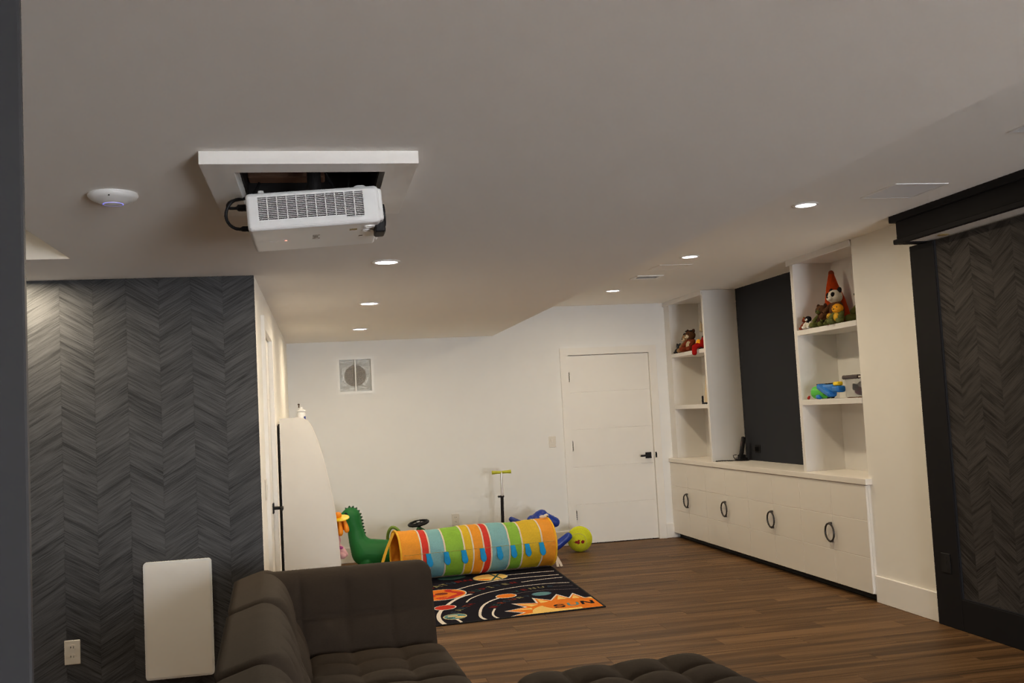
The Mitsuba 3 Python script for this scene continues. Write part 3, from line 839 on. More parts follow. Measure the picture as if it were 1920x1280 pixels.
# sun with rays
sun_pts = [(0.0, 0.0), (0.0, 0.385), (0.02, 0.40), (0.07, 0.385), (0.115, 0.60), (0.18, 0.44), (0.245, 0.63), (0.33, 0.43), (0.445, 0.58), (0.45, 0.385), (0.625, 0.455), (0.555, 0.28), (0.72, 0.215), (0.60, 0.09), (0.72, 0.0)]
sun = Polygon(sun_pts)
obj('sun_outline', rug_put(sun.buffer(0.012, join_style=2).intersection(clip), RZ, E2 - 0.0002), rc_['white'], ru)
obj('sun', rug_put(sun.buffer(-0.003).intersection(clip), RZ, E2 + 0.0001), rc_['orange'], ru)
for tri in ([(0.12, 0.555), (0.10, 0.41), (0.165, 0.42)], [(0.245, 0.58), (0.20, 0.43), (0.28, 0.44)], [(0.43, 0.535), (0.36, 0.40), (0.43, 0.37)], [(0.60, 0.435), (0.46, 0.33), (0.52, 0.28)], [(0.69, 0.213), (0.53, 0.17), (0.53, 0.235)], [(0.68, 0.012), (0.55, 0.05), (0.52, 0.012)], [(0.012, 0.39), (0.012, 0.33), (0.05, 0.37)]):
    obj('sun_ray', rug_put(Polygon(tri).intersection(clip), RZ, E2 + 0.0004), rc_['yellow'], ru)
crescent = affinity.scale(Point(0.36, 0.05).buffer(0.19, quad_segs=16), 1.0, 1.25).difference(affinity.scale(Point(0.22, 0.28).buffer(0.205, quad_segs=16), 1.05, 1.05)).intersection(clip)
obj('sun_face', rug_put(crescent, RZ, E2 + 0.0004), rc_['yellow'], ru)


def letter(ch, u, v, h, m, deg=0.0, bold=True, wide=1.0):
    t = meshkit.text_mesh(ch, h, 0.0006, bold=bold)
    t.apply_translation(-t.bounds.mean(0))
    a = math.radians(deg)
    vx, vy = t.vertices[:, 0] * wide, t.vertices[:, 1]
    lx, ly = vx * math.cos(a) - vy * math.sin(a), vx * math.sin(a) + vy * math.cos(a)
    p = RO + (u - lx)[:, None] * REX + (v + ly)[:, None] * REY
    me = trimesh.Trimesh(np.column_stack([p, t.vertices[:, 2] - t.vertices[:, 2].min() + RZ + (E2 if h > 0.08 else 0.0) + 0.0003]), np.array(t.faces), process=False)
    obj('letter', me, rc_[m], ru)


letter('S', 0.318, 0.190, 0.115, 'black', -4, wide=1.0)
letter('U', 0.205, 0.205, 0.105, 'teal', -4, wide=1.0)
letter('N', 0.090, 0.215, 0.115, 'black', -4, wide=1.0)


def word(txt_, path, cols, h=0.065, wide=1.0):
    p = curve(path, 60)
    ds = np.r_[0, np.cumsum(np.linalg.norm(np.diff(p, axis=0), axis=1))]
    for i, ch in enumerate(txt_):
        s = ds[-1] * (i + 0.5) / len(txt_)
        q = np.array([np.interp(s, ds, p[:, 0]), np.interp(s, ds, p[:, 1])])
        q2 = np.array([np.interp(s + 0.01, ds, p[:, 0]), np.interp(s + 0.01, ds, p[:, 1])])
        dd = q2 - q
        letter(ch, q[0], q[1], h, cols[i % len(cols)], math.degrees(math.atan2(dd[1], -dd[0])), wide=wide)


word('MERCURY', [(0.81, 0.40), (0.72, 0.55), (0.60, 0.655), (0.44, 0.72)], ['darkred', 'moss', 'plum', 'ink', 'plum', 'straw', 'ink'], 0.06)
word('VENUS', [(0.56, 0.95), (0.46, 1.0), (0.34, 1.03), (0.18, 1.03)], ['moss', 'darkred', 'straw', 'straw', 'ink'])
word('EARTH', [(1.12, 0.37), (1.06, 0.46), (1.01, 0.54), (0.93, 0.66)], ['ink', 'straw', 'ink', 'plum', 'darkred'], 0.06)
word('JUPITER', [(0.92, 1.11), (0.77, 1.24), (0.62, 1.33), (0.44, 1.39)], ['plum', 'moss', 'darkred', 'straw', 'ink', 'straw', 'darkred'], 0.075)
word('SATURN', [(1.24, 1.50), (1.07, 1.62), (0.93, 1.70), (0.80, 1.73)], ['darkred', 'straw', 'straw', 'ink', 'darkred', 'darkred'], 0.085)

# ================================================================== PLAY TUNNEL
tu = thing('play_tunnel', 'striped fabric play tunnel with blue tabs lying across the rug', 'play tunnel')
TA, TB = np.array([0.640, 9.165, 0.0]), np.array([2.085, 9.385, 0.0])
TD = (TB - TA); TLn = np.linalg.norm(TD); TD /= TLn
TS = np.array([TD[1], -TD[0], 0.0])                     # towards the camera
TR = 0.222
TZ = TR + 0.014


def tun(s, ang, r):
    """s along 0..1, ang 0 = up, positive towards the camera"""
    s, ang, r = np.broadcast_arrays(np.asarray(s, float), np.asarray(ang, float), np.asarray(r, float))
    p = TA + (s * TLn)[..., None] * TD + (np.sin(ang) * r)[..., None] * TS
    p[..., 2] = np.maximum(TZ + np.cos(ang) * r, 0.0105 + 0.0)
    return p


def wr(s, a):
    q = np.stack([s * 14.0 + np.cos(a) * 2.2, np.sin(a) * 2.2 + 5, np.cos(a) * 1.5 + 2], -1)
    q2 = np.stack([s * 40.0 + a * 1.3, np.sin(a) * 3.0 + 9, np.cos(a) * 3.0], -1)
    sag = 0.010 * np.sin(np.pi * np.clip(s, 0, 1) * 2) ** 2
    return (meshkit.noise(q) - 0.5) * 0.016 + (meshkit.noise(q2, 3) - 0.5) * 0.006 - sag


def band(s0, s1, n=10, na=64, th=0.003, dr_=0.0):
    s = np.linspace(s0, s1, n)
    a = np.linspace(0, 2 * np.pi, na, endpoint=False)
    S, A = np.meshgrid(s, a, indexing='ij')
    o = tun(S, A, TR + wr(S, A) + dr_)
    i = tun(S, A, TR + wr(S, A) + dr_ - th)
    v = np.vstack([o.reshape(-1, 3), i.reshape(-1, 3)])
    N = n * na
    f = []
    for p in range(n - 1):
        for q in range(na):
            b = [p * na + q, p * na + (q + 1) % na, (p + 1) * na + (q + 1) % na, (p + 1) * na + q]
            f += [[b[0], b[2], b[1]], [b[0], b[3], b[2]], [N + b[0], N + b[1], N + b[2]], [N + b[0], N + b[2], N + b[3]]]
    for p in (0, n - 1):
        for q in range(na):
            b = [p * na + q, p * na + (q + 1) % na]
            f += [[b[0], b[1], N + b[1]], [b[0], N + b[1], N + b[0]]] if p == 0 else [[b[0], N + b[1], b[1]], [b[0], N + b[0], N + b[1]]]
    return trimesh.Trimesh(v, np.array(f), process=False)


tc = {k: plain('tunnel_' + k, v, 0.6, 0.3, fab=True) for k, v in dict(orange=(0.78, 0.30, 0.022), red=(0.62, 0.035, 0.022), blue=(0.20, 0.43, 0.47), green=(0.24, 0.47, 0.045), yellow=(0.66, 0.44, 0.02)).items()}
M_PIPE = plain('tunnel_piping', (0.72, 0.62, 0.50), 0.8, 0.2)
M_RIM = plain('tunnel_rim', (0.85, 0.47, 0.03), 0.6, 0.3)
M_TAB = plain('tunnel_tab', (0.02, 0.31, 0.68), 0.9, 0.15, fab=True)
stripes = [('orange', 0.0, 0.122), ('red', 0.132, 0.172), ('blue', 0.182, 0.268), ('green', 0.278, 0.390), ('yellow', 0.400, 0.446), ('orange', 0.456, 0.514), ('red', 0.524, 0.562),
           ('blue', 0.572, 0.684), ('green', 0.694, 0.768), ('yellow', 0.778, 0.900), ('orange', 0.910, 1.0)]
for c, a, b in stripes:
    obj('fabric_band', band(a, b, max(4, int((b - a) * 90))), tc[c], tu, smooth=40)
for (_, _, b), (_, a2, _) in zip(stripes[:-1], stripes[1:]):
    obj('piping', band(b + 0.0003, a2 - 0.0003, 3, dr_=0.002, th=0.006), M_PIPE, tu, smooth=40)
for s in (0.0, 1.0):
    a = np.linspace(0, 2 * np.pi, 64, endpoint=False)
    hp = tun(np.full(64, s), a, TR + wr(np.full(64, s), a) + 0.001)
    hp[:, 2] = np.maximum(hp[:, 2], 0.0215)
    obj('hoop_rim', tube(hp, 0.010, 8, True), M_RIM, tu, smooth=True)
for i, s in enumerate((0.165, 0.275, 0.385, 0.503, 0.612, 0.705, 0.800, 0.895)):
    n = 10
    A = np.linspace(1.50, 2.02, n)
    w = np.array([0.030, 0.030, 0.030, 0.031, 0.033, 0.036, 0.038, 0.037, 0.030, 0.014]) / TLn * 0.72
    A = np.linspace(1.45, 1.93, n)
    lift = np.linspace(0.004, 0.022, n)
    tilt = np.linspace(0, 0.010, n)
    rows_ = []
    for d_ in (0.0, 0.010):
        for q in (-1, -0.5, 0, 0.5, 1):
            rows_.append(tun(s + tilt + q * w, A, TR + wr(s + tilt + q * w, A) + lift + d_ + 0.004 * (1 - q * q)))
    pts = np.array(rows_)                               # 10 x n x 3
    hulls = None
    for j in range(n - 1):
        h = m3.Manifold.hull_points(np.vstack([pts[:, j], pts[:, j + 1]]))
        hulls = h if hulls is None else hulls + h
    obj('foot_tab', tm(hulls), M_TAB, tu, smooth=40)
seam_pts = tun(np.linspace(0.02, 0.985, 60), np.full(60, 1.44), TR + wr(np.linspace(0.02, 0.985, 60), np.full(60, 1.44)) + 0.001)
obj('side_seam', tube(seam_pts, 0.0016, 6), plain('tunnel_seam', (0.35, 0.25, 0.05)), tu)
# ties: a strap hanging at the left end, a bow and a loose tie at the right end
st = curve([tun(0.0, 0.9, TR + 0.012), tun(-0.03, 1.25, TR + 0.05), tun(-0.045, 1.6, TR + 0.075), tun(-0.065, 1.95, TR + 0.13), [0.50, 9.06, 0.02]], 20)
def ribbon(p, w, th, side):
    p = np.asarray(p); side = np.asarray(side, float) / np.linalg.norm(side)
    h = None
    for i in range(len(p) - 1):
        a = [p[j] + side * s * w / 2 + np.array([0, 0, 1]) * 0 + d * th / 2 for j in (i, i + 1) for s in (-1, 1) for d in (np.array([0, 1, 0.2]), np.array([0, -1, -0.2]))]
        q = m3.Manifold.hull_points(np.array(a))
        h = q if h is None else h + q
    return tm(h)
obj('tie_strap', ribbon(curve([(0.632, 9.165, 0.452), (0.590, 9.155, 0.37), (0.545, 9.14, 0.27), (0.508, 9.12, 0.16), (0.480, 9.10, 0.012)], 16), 0.030, 0.004, (1, 0, 0.25)), M_RIM, tu)
obj('tie_strap', ribbon(curve([(2.118, 9.345, 0.16), (2.132, 9.31, 0.10), (2.143, 9.29, 0.045), (2.145, 9.275, 0.012)], 12), 0.024, 0.004, (1, 0, 0.1)), M_PIPE, tu)
obj('tie_strap', ribbon(curve([(2.118, 9.345, 0.16), (2.150, 9.31, 0.09), (2.172, 9.29, 0.04), (2.180, 9.275, 0.012)], 12), 0.024, 0.004, (1, 0, 0.1)), M_PIPE, tu)
obj('tie_bow', cat(ell(tun(0.965, 0.15, TR + 0.018), (0.035, 0.012, 0.014), 2), ell(tun(0.99, 0.1, TR + 0.026), (0.022, 0.012, 0.012), 2)), M_PIPE, tu, smooth=True)

# ================================================================== TOYS ALONG THE BACK WALL
# jumbo tennis ball
BC = np.array([2.600, 10.185, 0.129])
ball = thing('tennis_ball', 'oversized yellow-green tennis ball on the floor beside the door', 'ball')
bs = trimesh.creation.icosphere(subdivisions=5, radius=0.129)
M_BALL = plain('ball_felt', (0.60, 0.64, 0.03), 0.95, 0.1, fab=True, sheen=0.5)
obj('felt', moved(bs, t=BC), M_BALL, ball, smooth=True)
tt = np.linspace(0, 2 * np.pi, 160, endpoint=False)
sa, sb_ = 0.75, 0.25
seam = np.stack([sa * np.cos(tt) + sb_ * np.cos(3 * tt), sa * np.sin(tt) - sb_ * np.sin(3 * tt), 2 * math.sqrt(sa * sb_) * np.sin(2 * tt)], 1)
seam /= np.linalg.norm(seam, axis=1, keepdims=True)
seam = seam @ rot([1, 0, 0], 38)[:3, :3].T @ rot([0, 0, 1], 20)[:3, :3].T
obj('seam', moved(tube(seam * 0.1275, 0.0032, 6, True), t=BC), plain('ball_seam', (0.50, 0.50, 0.16), 0.9), ball, smooth=True)
view = (np.array([0, 0, CAMH]) - BC); view /= np.linalg.norm(view)
rt = np.cross([0, 0, 1], view); rt /= np.linalg.norm(rt)
upv = np.cross(view, rt)


def on_ball(poly, lift=0.0012):
    """a printed shape wrapped on the ball; poly in metres, x to the right, y up"""
    m = poly_mesh(poly, 0.001)
    m = m.subdivide().subdivide()
    v = np.array(m.vertices)
    dirs = view[None] + v[:, :1] / 0.129 * rt[None] + v[:, 1:2] / 0.129 * upv[None]
    dirs /= np.linalg.norm(dirs, axis=1, keepdims=True)
    return trimesh.Trimesh(BC + dirs * (0.129 + v[:, 2:3] * lift / 0.001), m.faces, process=False)


flame = affinity.scale(Polygon([(-0.086, -0.037), (-0.065, -0.030), (-0.05, -0.032), (-0.046, -0.020), (-0.028, -0.026), (-0.016, -0.012), (-0.006, -0.018), (0.006, -0.014), (-0.004, -0.030), (0.004, -0.040), (-0.010, -0.050), (-0.024, -0.056), (-0.034, -0.044), (-0.052, -0.048), (-0.060, -0.038)]), 1.0, 1.25)
obj('logo', on_ball(flame), plain('logo_red', (0.25, 0.018, 0.012), 0.8), ball)
obj('logo', on_ball(affinity.rotate(affinity.scale(Point(0.032, -0.034).buffer(0.019), 1.05, 1.0), 20)), plain('logo_red', None), ball)

# kick scooter standing behind the tunnel
sk = thing('kick_scooter', 'child’s kick scooter with lime handle grips standing behind the striped tunnel', 'scooter')
SX, SY = 1.815, 10.22
M_LIME = plain('lime', (0.50, 0.52, 0.045), 0.5)
tilt = 0.025
pt = lambda z, dx=0.0, dy=0.0: (SX + tilt * (z - 0.5) + dx, SY + dy, z)
obj('lower_tube', tube([pt(0.10), pt(0.618)], 0.016, 14), M_MATBLACK, sk, smooth=30)
obj('clamp', cat(cbox((pt(0.61)[0] - 0.042, SY - 0.012, 0.604), (pt(0.61)[0] + 0.022, SY + 0.012, 0.622), 0.004)), M_BLACK, sk)
obj('upper_tube', tube([pt(0.60), pt(0.860)], 0.012, 14), M_METAL, sk, smooth=30)
for s in (-1, 1):
    obj('grip', tube([pt(0.858, s * 0.004), pt(0.859, s * 0.05), pt(0.859, s * 0.088), pt(0.859, s * 0.098)], [0.014, 0.015, 0.018, 0.019], 14), M_LIME, sk, smooth=30)
obj('deck', rbox((SX - 0.055, SY - 0.50, 0.055), (SX + 0.055, SY + 0.02, 0.085), 0.010, 3), M_LIME, sk, smooth=30)
for dx, dy in ((-0.09, 0.02), (0.09, 0.02), (0.0, -0.48)):
    obj('wheel', moved(lathe([(0, -0.013), (0.045, -0.013), (0.05, 0), (0.045, 0.013), (0, 0.013)], 24), rot([0, 1, 0], 90), t=(SX + dx, SY + dy, 0.0505)), M_MATBLACK, sk, smooth=30)
obj('axle', tube([(SX - 0.09, SY + 0.02, 0.0505), (SX + 0.09, SY + 0.02, 0.0505)], 0.009, 10), M_METAL, sk)

# green inflatable dinosaur
di = thing('inflatable_dinosaur', 'green inflatable dinosaur hopper with a spiked neck left of the tunnel', 'inflatable toy')
DY = 9.90
M_DINO = plain('dino', (0.010, 0.145, 0.030), 0.55, 0.35)
db = bones([((0.275, DY, 0.555), 0.080, (0.215, DY, 0.53), 0.058), ((0.285, DY, 0.55), 0.083, (0.315, DY, 0.42), 0.075), ((0.315, DY, 0.42), 0.075, (0.340, DY, 0.30), 0.088),
            ((0.340, DY, 0.30), 0.088, (0.40, DY, 0.20), 0.130), ((0.40, DY, 0.20), 0.130, (0.66, DY, 0.170), 0.125), ((0.38, DY, 0.26), 0.085, (0.50, DY, 0.17), 0.12), ((0.66, DY, 0.170), 0.125, (0.84, DY, 0.175), 0.10), ((0.84, DY, 0.175), 0.09, (0.96, DY, 0.22), 0.03),
            ((0.41, DY - 0.05, 0.12), 0.07, (0.40, DY - 0.065, 0.045), 0.045), ((0.41, DY + 0.05, 0.12), 0.07, (0.40, DY + 0.065, 0.045), 0.045),
            ((0.72, DY - 0.05, 0.12), 0.07, (0.72, DY - 0.065, 0.045), 0.045), ((0.72, DY + 0.05, 0.12), 0.07, (0.72, DY + 0.065, 0.045), 0.045)], 0.014, 18)
db.apply_translation((0, 0, 0.001 - db.bounds[0][2]))
obj('body', db, M_DINO, di, smooth=True)
M_SPIKE = plain('dino_spike', (0.006, 0.05, 0.018), 0.5)
sp = curve([(0.235, DY, 0.612), (0.285, DY, 0.632), (0.338, DY, 0.605), (0.366, DY, 0.55), (0.380, DY, 0.48), (0.388, DY, 0.42), (0.402, DY, 0.36)], 60)
dsp = np.r_[0, np.cumsum(np.linalg.norm(np.diff(sp, axis=0), axis=1))]
for i in range(12):
    s = dsp[-1] * (i + 0.3) / 12
    q = np.array([np.interp(s, dsp, sp[:, j]) for j in range(3)])
    q2 = np.array([np.interp(s + 0.01, dsp, sp[:, j]) for j in range(3)])
    tdir = (q2 - q) / np.linalg.norm(q2 - q)
    nrm = np.array([-tdir[2], 0, tdir[0]])
    if nrm @ (q - np.array([0.29, DY, 0.45])) < 0:
        nrm = -nrm
    cone = lathe([(0, -0.014), (0.016, -0.012), (0.011, 0.010), (0.004, 0.022), (0, 0.024)], 10)
    obj('spike', moved(cone, align_z(nrm), t=q - nrm * 0.002), M_SPIKE, di, smooth=30)
obj('eye', ell((0.232, DY - 0.066, 0.578), (0.014, 0.010, 0.016), 2), M_BLACK, di, smooth=True)

# ride-on car, mostly hidden by the tunnel
rc2 = thing('ride_on_car', 'green ride-on toy car with a black steering wheel behind the striped tunnel', 'ride-on toy')
M_CARG = plain('car_green', (0.02, 0.10, 0.03), 0.4)
RX, RY = 0.98, 10.28
rb = bones([((RX - 0.02, RY, 0.14), 0.09, (RX + 0.42, RY, 0.13), 0.10), ((RX - 0.02, RY, 0.20), 0.09, (RX - 0.0, RY, 0.29), 0.06), ((RX, RY, 0.28), 0.062, (RX - 0.015, RY, 0.335), 0.030)], 0.015, 12)
obj('body', rb, M_CARG, rc2, smooth=True)
obj('steering_column', tube([(RX - 0.012, RY, 0.32), (RX - 0.018, RY, 0.392)], [0.020, 0.015], 12), M_BLACK, rc2, smooth=30)
wa = np.linspace(0, 2 * np.pi, 40, endpoint=False)
whr = trimesh.transformations.rotation_matrix(math.radians(-9), [0, 1, 0]) @ rot([1, 0, 0], 7)
wm = cat(moved(tube(np.stack([0.098 * np.cos(wa), 0.098 * np.sin(wa), 0 * wa], 1), 0.0115, 10, True)),
         tube([(-0.095, 0, 0), (0, 0, -0.010), (0.095, 0, 0)], 0.012, 8), tube([(0, -0.095, 0), (0, 0, -0.010)], 0.012, 8), ell((0, 0, -0.003), (0.034, 0.034, 0.016), 2))
obj('steering_wheel', moved(wm, whr, t=(RX - 0.020, RY, 0.398)), M_BLACK, rc2, smooth=True)
obj('wheel_badge', moved(ell((0, 0, 0), (0.020, 0.020, 0.005), 2), whr, t=(RX - 0.022, RY, 0.412)), M_METAL, rc2, smooth=True)
for dx, dy in ((0.02, -0.10), (0.02, 0.10), (0.38, -0.10), (0.38, 0.10)):
    obj('wheel', moved(lathe([(0, -0.02), (0.050, -0.02), (0.056, 0), (0.050, 0.02), (0, 0.02)], 20), rot([1, 0, 0], 90), t=(RX + dx, RY + dy, 0.0565)), M_MATBLACK, rc2, smooth=30)
# lime hoop handle of a push toy between dinosaur and tunnel
pt_ = thing('push_toy', 'push toy with a light green hoop handle behind the tunnel’s left end', 'push toy')
M_HOOP = plain('hoop_green', (0.23, 0.36, 0.07), 0.45)
hz = curve([(0.655, 10.30, 0.10), (0.645, 10.26, 0.25), (0.655, 10.22, 0.345), (0.690, 10.20, 0.385), (0.735, 10.20, 0.365), (0.775, 10.20, 0.30), (0.80, 10.22, 0.18), (0.80, 10.25, 0.08)], 50)
obj('handle', tube(hz, 0.0155, 12), M_HOOP, pt_, smooth=True)
obj('base', rbox((0.62, 10.18, 0.03), (0.83, 10.40, 0.11), 0.02, 3), M_HOOP, pt_, smooth=30)
for dx, dy in ((0.66, 10.19), (0.79, 10.19), (0.66, 10.39), (0.79, 10.39)):
    obj('wheel', moved(lathe([(0, -0.01), (0.03, -0.01), (0.033, 0), (0.03, 0.01), (0, 0.01)], 16), rot([1, 0, 0], 90), t=(dx, dy, 0.0335)), M_MATBLACK, pt_, smooth=30)

# blue inflatable hopper animal, head to the right
bl = thing('inflatable_animal', 'blue inflatable hopper animal behind the tunnel’s right end beside the ball', 'inflatable toy')
M_BLUE = plain('hopper_blue', (0.012, 0.040, 0.30), 0.35, 0.5)
BY = 10.12
bb = bones([((2.075, BY + 0.16, 0.20), 0.12, (2.10, BY, 0.20), 0.13), ((2.10, BY, 0.22), 0.12, (2.17, BY, 0.35), 0.09), ((2.175, BY, 0.385), 0.066, (2.20, BY, 0.40), 0.062), ((2.20, BY, 0.39), 0.060, (2.33, BY - 0.01, 0.325), 0.050),
            ((2.10, BY + 0.02, 0.36), 0.050, (2.085, BY + 0.06, 0.34), 0.038), ((2.24, BY - 0.02, 0.06), 0.058, (2.345, BY - 0.04, 0.10), 0.045), ((2.345, BY - 0.04, 0.10), 0.045, (2.455, BY - 0.04, 0.175), 0.040), ((2.10, BY, 0.17), 0.12, (2.24, BY - 0.02, 0.075), 0.06),
            ((2.06, BY + 0.24, 0.27), 0.05, (1.935, BY + 0.27, 0.355), 0.028), ((2.03, BY + 0.17, 0.12), 0.07, (2.02, BY + 0.18, 0.045), 0.045), ((2.17, BY + 0.22, 0.12), 0.07, (2.19, BY + 0.23, 0.045), 0.045)], 0.014, 12)
bb.apply_translation((0, 0, 0.001 - bb.bounds[0][2]))
obj('body', bb, M_BLUE, bl, smooth=True)
obj('eye', ell((2.235, BY - 0.062, 0.402), (0.022, 0.010, 0.022), 2), plain('eye_white', (0.8, 0.8, 0.78), 0.3), bl, smooth=True)
obj('pupil', ell((2.240, BY - 0.070, 0.400), (0.011, 0.006, 0.011), 2), M_BLACK, bl + '__eye', smooth=True)

# ================================================================== CURVED WHITE BOOKCASE AGAINST THE LEFT WALL
ub = thing('curved_bookcase', 'white bookcase with a curved tapering side panel against the left wall by the door', 'bookcase')
prof = [(-0.282, 0.0), (-0.282, 1.512), (-0.150, 1.512)] + list(map(tuple, curve([(-0.150, 1.512), (-0.100, 1.503), (-0.062, 1.470), (-0.032, 1.410), (0.000, 1.314), (0.032, 1.190), (0.058, 1.070), (0.082, 0.940), (0.103, 0.800), (0.122, 0.55), (0.134, 0.30), (0.142, 0.0)], 34)))
PP = Polygon(prof)
side = trimesh.creation.extrude_polygon(PP, 0.022, engine='earcut')
for y in (7.80, 8.62):
    obj('side_panel', moved(side, rot([1, 0, 0], 90), t=(0, y + 0.022, 0)), M_UNIT, ub)
obj('edge_banding', moved(trimesh.creation.extrude_polygon(PP.buffer(0.003).difference(PP.buffer(-0.003)).difference(sbox(-1, -1, -0.16, 2)).difference(sbox(-1, -1, 2, 0.001)), 0.028, engine='earcut'), rot([1, 0, 0], 90), t=(0, 7.825, 0)), plain('edge_band', (0.72, 0.68, 0.62), 0.5), ub)
obj('back_panel', cbox((-0.2925, 7.799, 0.02), (-0.2825, 8.642, 1.47), 0.001), M_MATBLACK, ub)
for z, xe in ((0.06, 0.135), (0.42, 0.120), (0.78, 0.098), (1.12, 0.038), (1.48, -0.14)):
    obj('shelf', cbox((-0.282, 7.8225, z - 0.018), (xe, 8.6195, z), 0.001), M_UNIT, ub)
# bottle on top
bo = thing('lotion_bottle', 'white pump bottle standing on top of the curved white bookcase', 'bottle')
bxy = (-0.175, 7.90)
obj('body', moved(lathe([(0, 0), (0.030, 0), (0.033, 0.004), (0.033, 0.060), (0.026, 0.074), (0.012, 0.082), (0.012, 0.092), (0, 0.092)], 28), t=(bxy[0] + 0.055, bxy[1], 1.481)), M_WPLAST, bo, smooth=35)
obj('cap', moved(lathe([(0, 0.0), (0.036, 0.0), (0.036, 0.006), (0.015, 0.014), (0.010, 0.032), (0, 0.033)], 24), t=(bxy[0] + 0.055, bxy[1], 1.560)), M_WPLAST, bo, smooth=35)
obj('nozzle', cat(moved(lathe([(0, 0), (0.005, 0), (0.0035, 0.025), (0, 0.026)], 10), t=(bxy[0] + 0.040, bxy[1], 1.588)), ell((bxy[0] + 0.038, bxy[1], 1.612), (0.009, 0.007, 0.006), 1)), plain('nozzle_brown', (0.06, 0.035, 0.025)), bo, smooth=35)
obj('label', cbox((bxy[0] + 0.076, bxy[1] - 0.034, 1.495), (bxy[0] + 0.088, bxy[1] - 0.015, 1.520), 0.001), plain('label_blue', (0.04, 0.05, 0.22)), bo)
# orange toy hanging over the shelf edge
fl = thing('orange_petal_toy', 'orange toy with a yellow disc and drooping petals poking out of the curved bookcase', 'toy')
M_OR = plain('toy_orange', (0.85, 0.27, 0.012), 0.5)
fx_, fy_, fz_ = 0.135, 7.93, 0.722
obj('disc', moved(lathe([(0, -0.004), (0.055, -0.004), (0.068, 0.0), (0.066, 0.006), (0.04, 0.010), (0, 0.011)], 36), rot([1, 0, 0], 14), rot([0, 1, 0], -4), t=(fx_ + 0.01, fy_, fz_ + 0.004)), plain('toy_yellow', (0.85, 0.60, 0.02), 0.4), fl, smooth=30)
obj('knob', ell((fx_ - 0.01, fy_, fz_ + 0.030), (0.030, 0.030, 0.024), 2), M_OR, fl, smooth=True)
for dx, dy, l in ((-0.006, -0.045, 0.125), (0.045, -0.030, 0.105), (0.030, 0.03, 0.09), (-0.02, 0.03, 0.10)):
    p0 = np.array([fx_ + dx * 0.7, fy_ + dy * 0.7, fz_ - 0.004])
    p1 = np.array([fx_ + dx * 1.0 + 0.008, fy_ + dy, fz_ - l])
    c_ = curve([p0, (p0 + p1) / 2 + np.array([0.006, 0, 0]), p1], 12)
    obj('petal', tube(c_, np.interp(np.linspace(0, 1, 12), [0, 0.5, 0.85, 1], [0.011, 0.017, 0.021, 0.010]), 12), M_OR, fl, smooth=True)
obj('stem', tube([(fx_ - 0.005, fy_ + 0.01, fz_ - 0.002), (0.06, fy_ + 0.09, 0.60), (0.03, fy_ + 0.15, 0.43)], 0.010, 8), M_OR, fl, smooth=True)
# pink plush low on the bookcase
pk = thing('pink_plush', 'small pink plush sticking out of a low shelf of the curved bookcase', 'plush toy')
KX, KY, KZ = 0.098, 7.965, 0.4205
pb = bones([((KX, KY, KZ + 0.060), (0.060, 0.060, 0.062)), ((KX, KY, KZ + 0.135), (0.044, 0.044, 0.042)), ((KX + 0.045, KY - 0.03, KZ + 0.07), 0.024, (KX + 0.075, KY - 0.055, KZ + 0.03), 0.018), ((KX + 0.03, KY - 0.05, KZ + 0.026), 0.026, (KX + 0.055, KY - 0.085, KZ + 0.024), 0.022)], 0.01, 8)
pb.apply_translation((0, 0, KZ - pb.bounds[0][2]))
obj('body', pb, plain('pink', (0.62, 0.36, 0.38), 0.9, 0.1, fab=True), pk, smooth=True)
obj('muzzle', ell((KX + 0.012, KY - 0.040, KZ + 0.126), (0.020, 0.016, 0.016), 2), plain('cream_fur', (0.72, 0.64, 0.52), 0.95, 0.1, fab=True), pk, smooth=True)
obj('bow', cat(ell((KX + 0.040, KY - 0.052, KZ + 0.085), (0.018, 0.012, 0.012), 2), ell((KX + 0.015, KY - 0.058, KZ + 0.082), (0.016, 0.010, 0.012), 2)), plain('magenta', (0.32, 0.06, 0.22), 0.8), pk, smooth=True)
for q in (-1, 1):
    obj('ear', ell((KX + q * 0.028, KY - 0.005, KZ + 0.166), (0.012, 0.010, 0.014), 2), plain('pink', None), pk, smooth=True)


# ================================================================== PLUSH TOYS ON THE SHELVES
FUR = dict(white=(0.70, 0.66, 0.58), black=(0.012, 0.011, 0.012), brown=(0.10, 0.045, 0.022), dkbrown=(0.045, 0.020, 0.012), tan=(0.34, 0.20, 0.10), olive=(0.11, 0.12, 0.035), yellow=(0.62, 0.36, 0.04),
           orange=(0.40, 0.045, 0.008), red=(0.27, 0.008, 0.007), grey=(0.12, 0.125, 0.135), dkgrey=(0.045, 0.045, 0.05), rust=(0.22, 0.045, 0.02), cream=(0.62, 0.52, 0.36), gold=(0.70, 0.30, 0.02))


def fur(c):
    return plain('fur_' + c, FUR[c], 0.95, 0.08, fab=True)


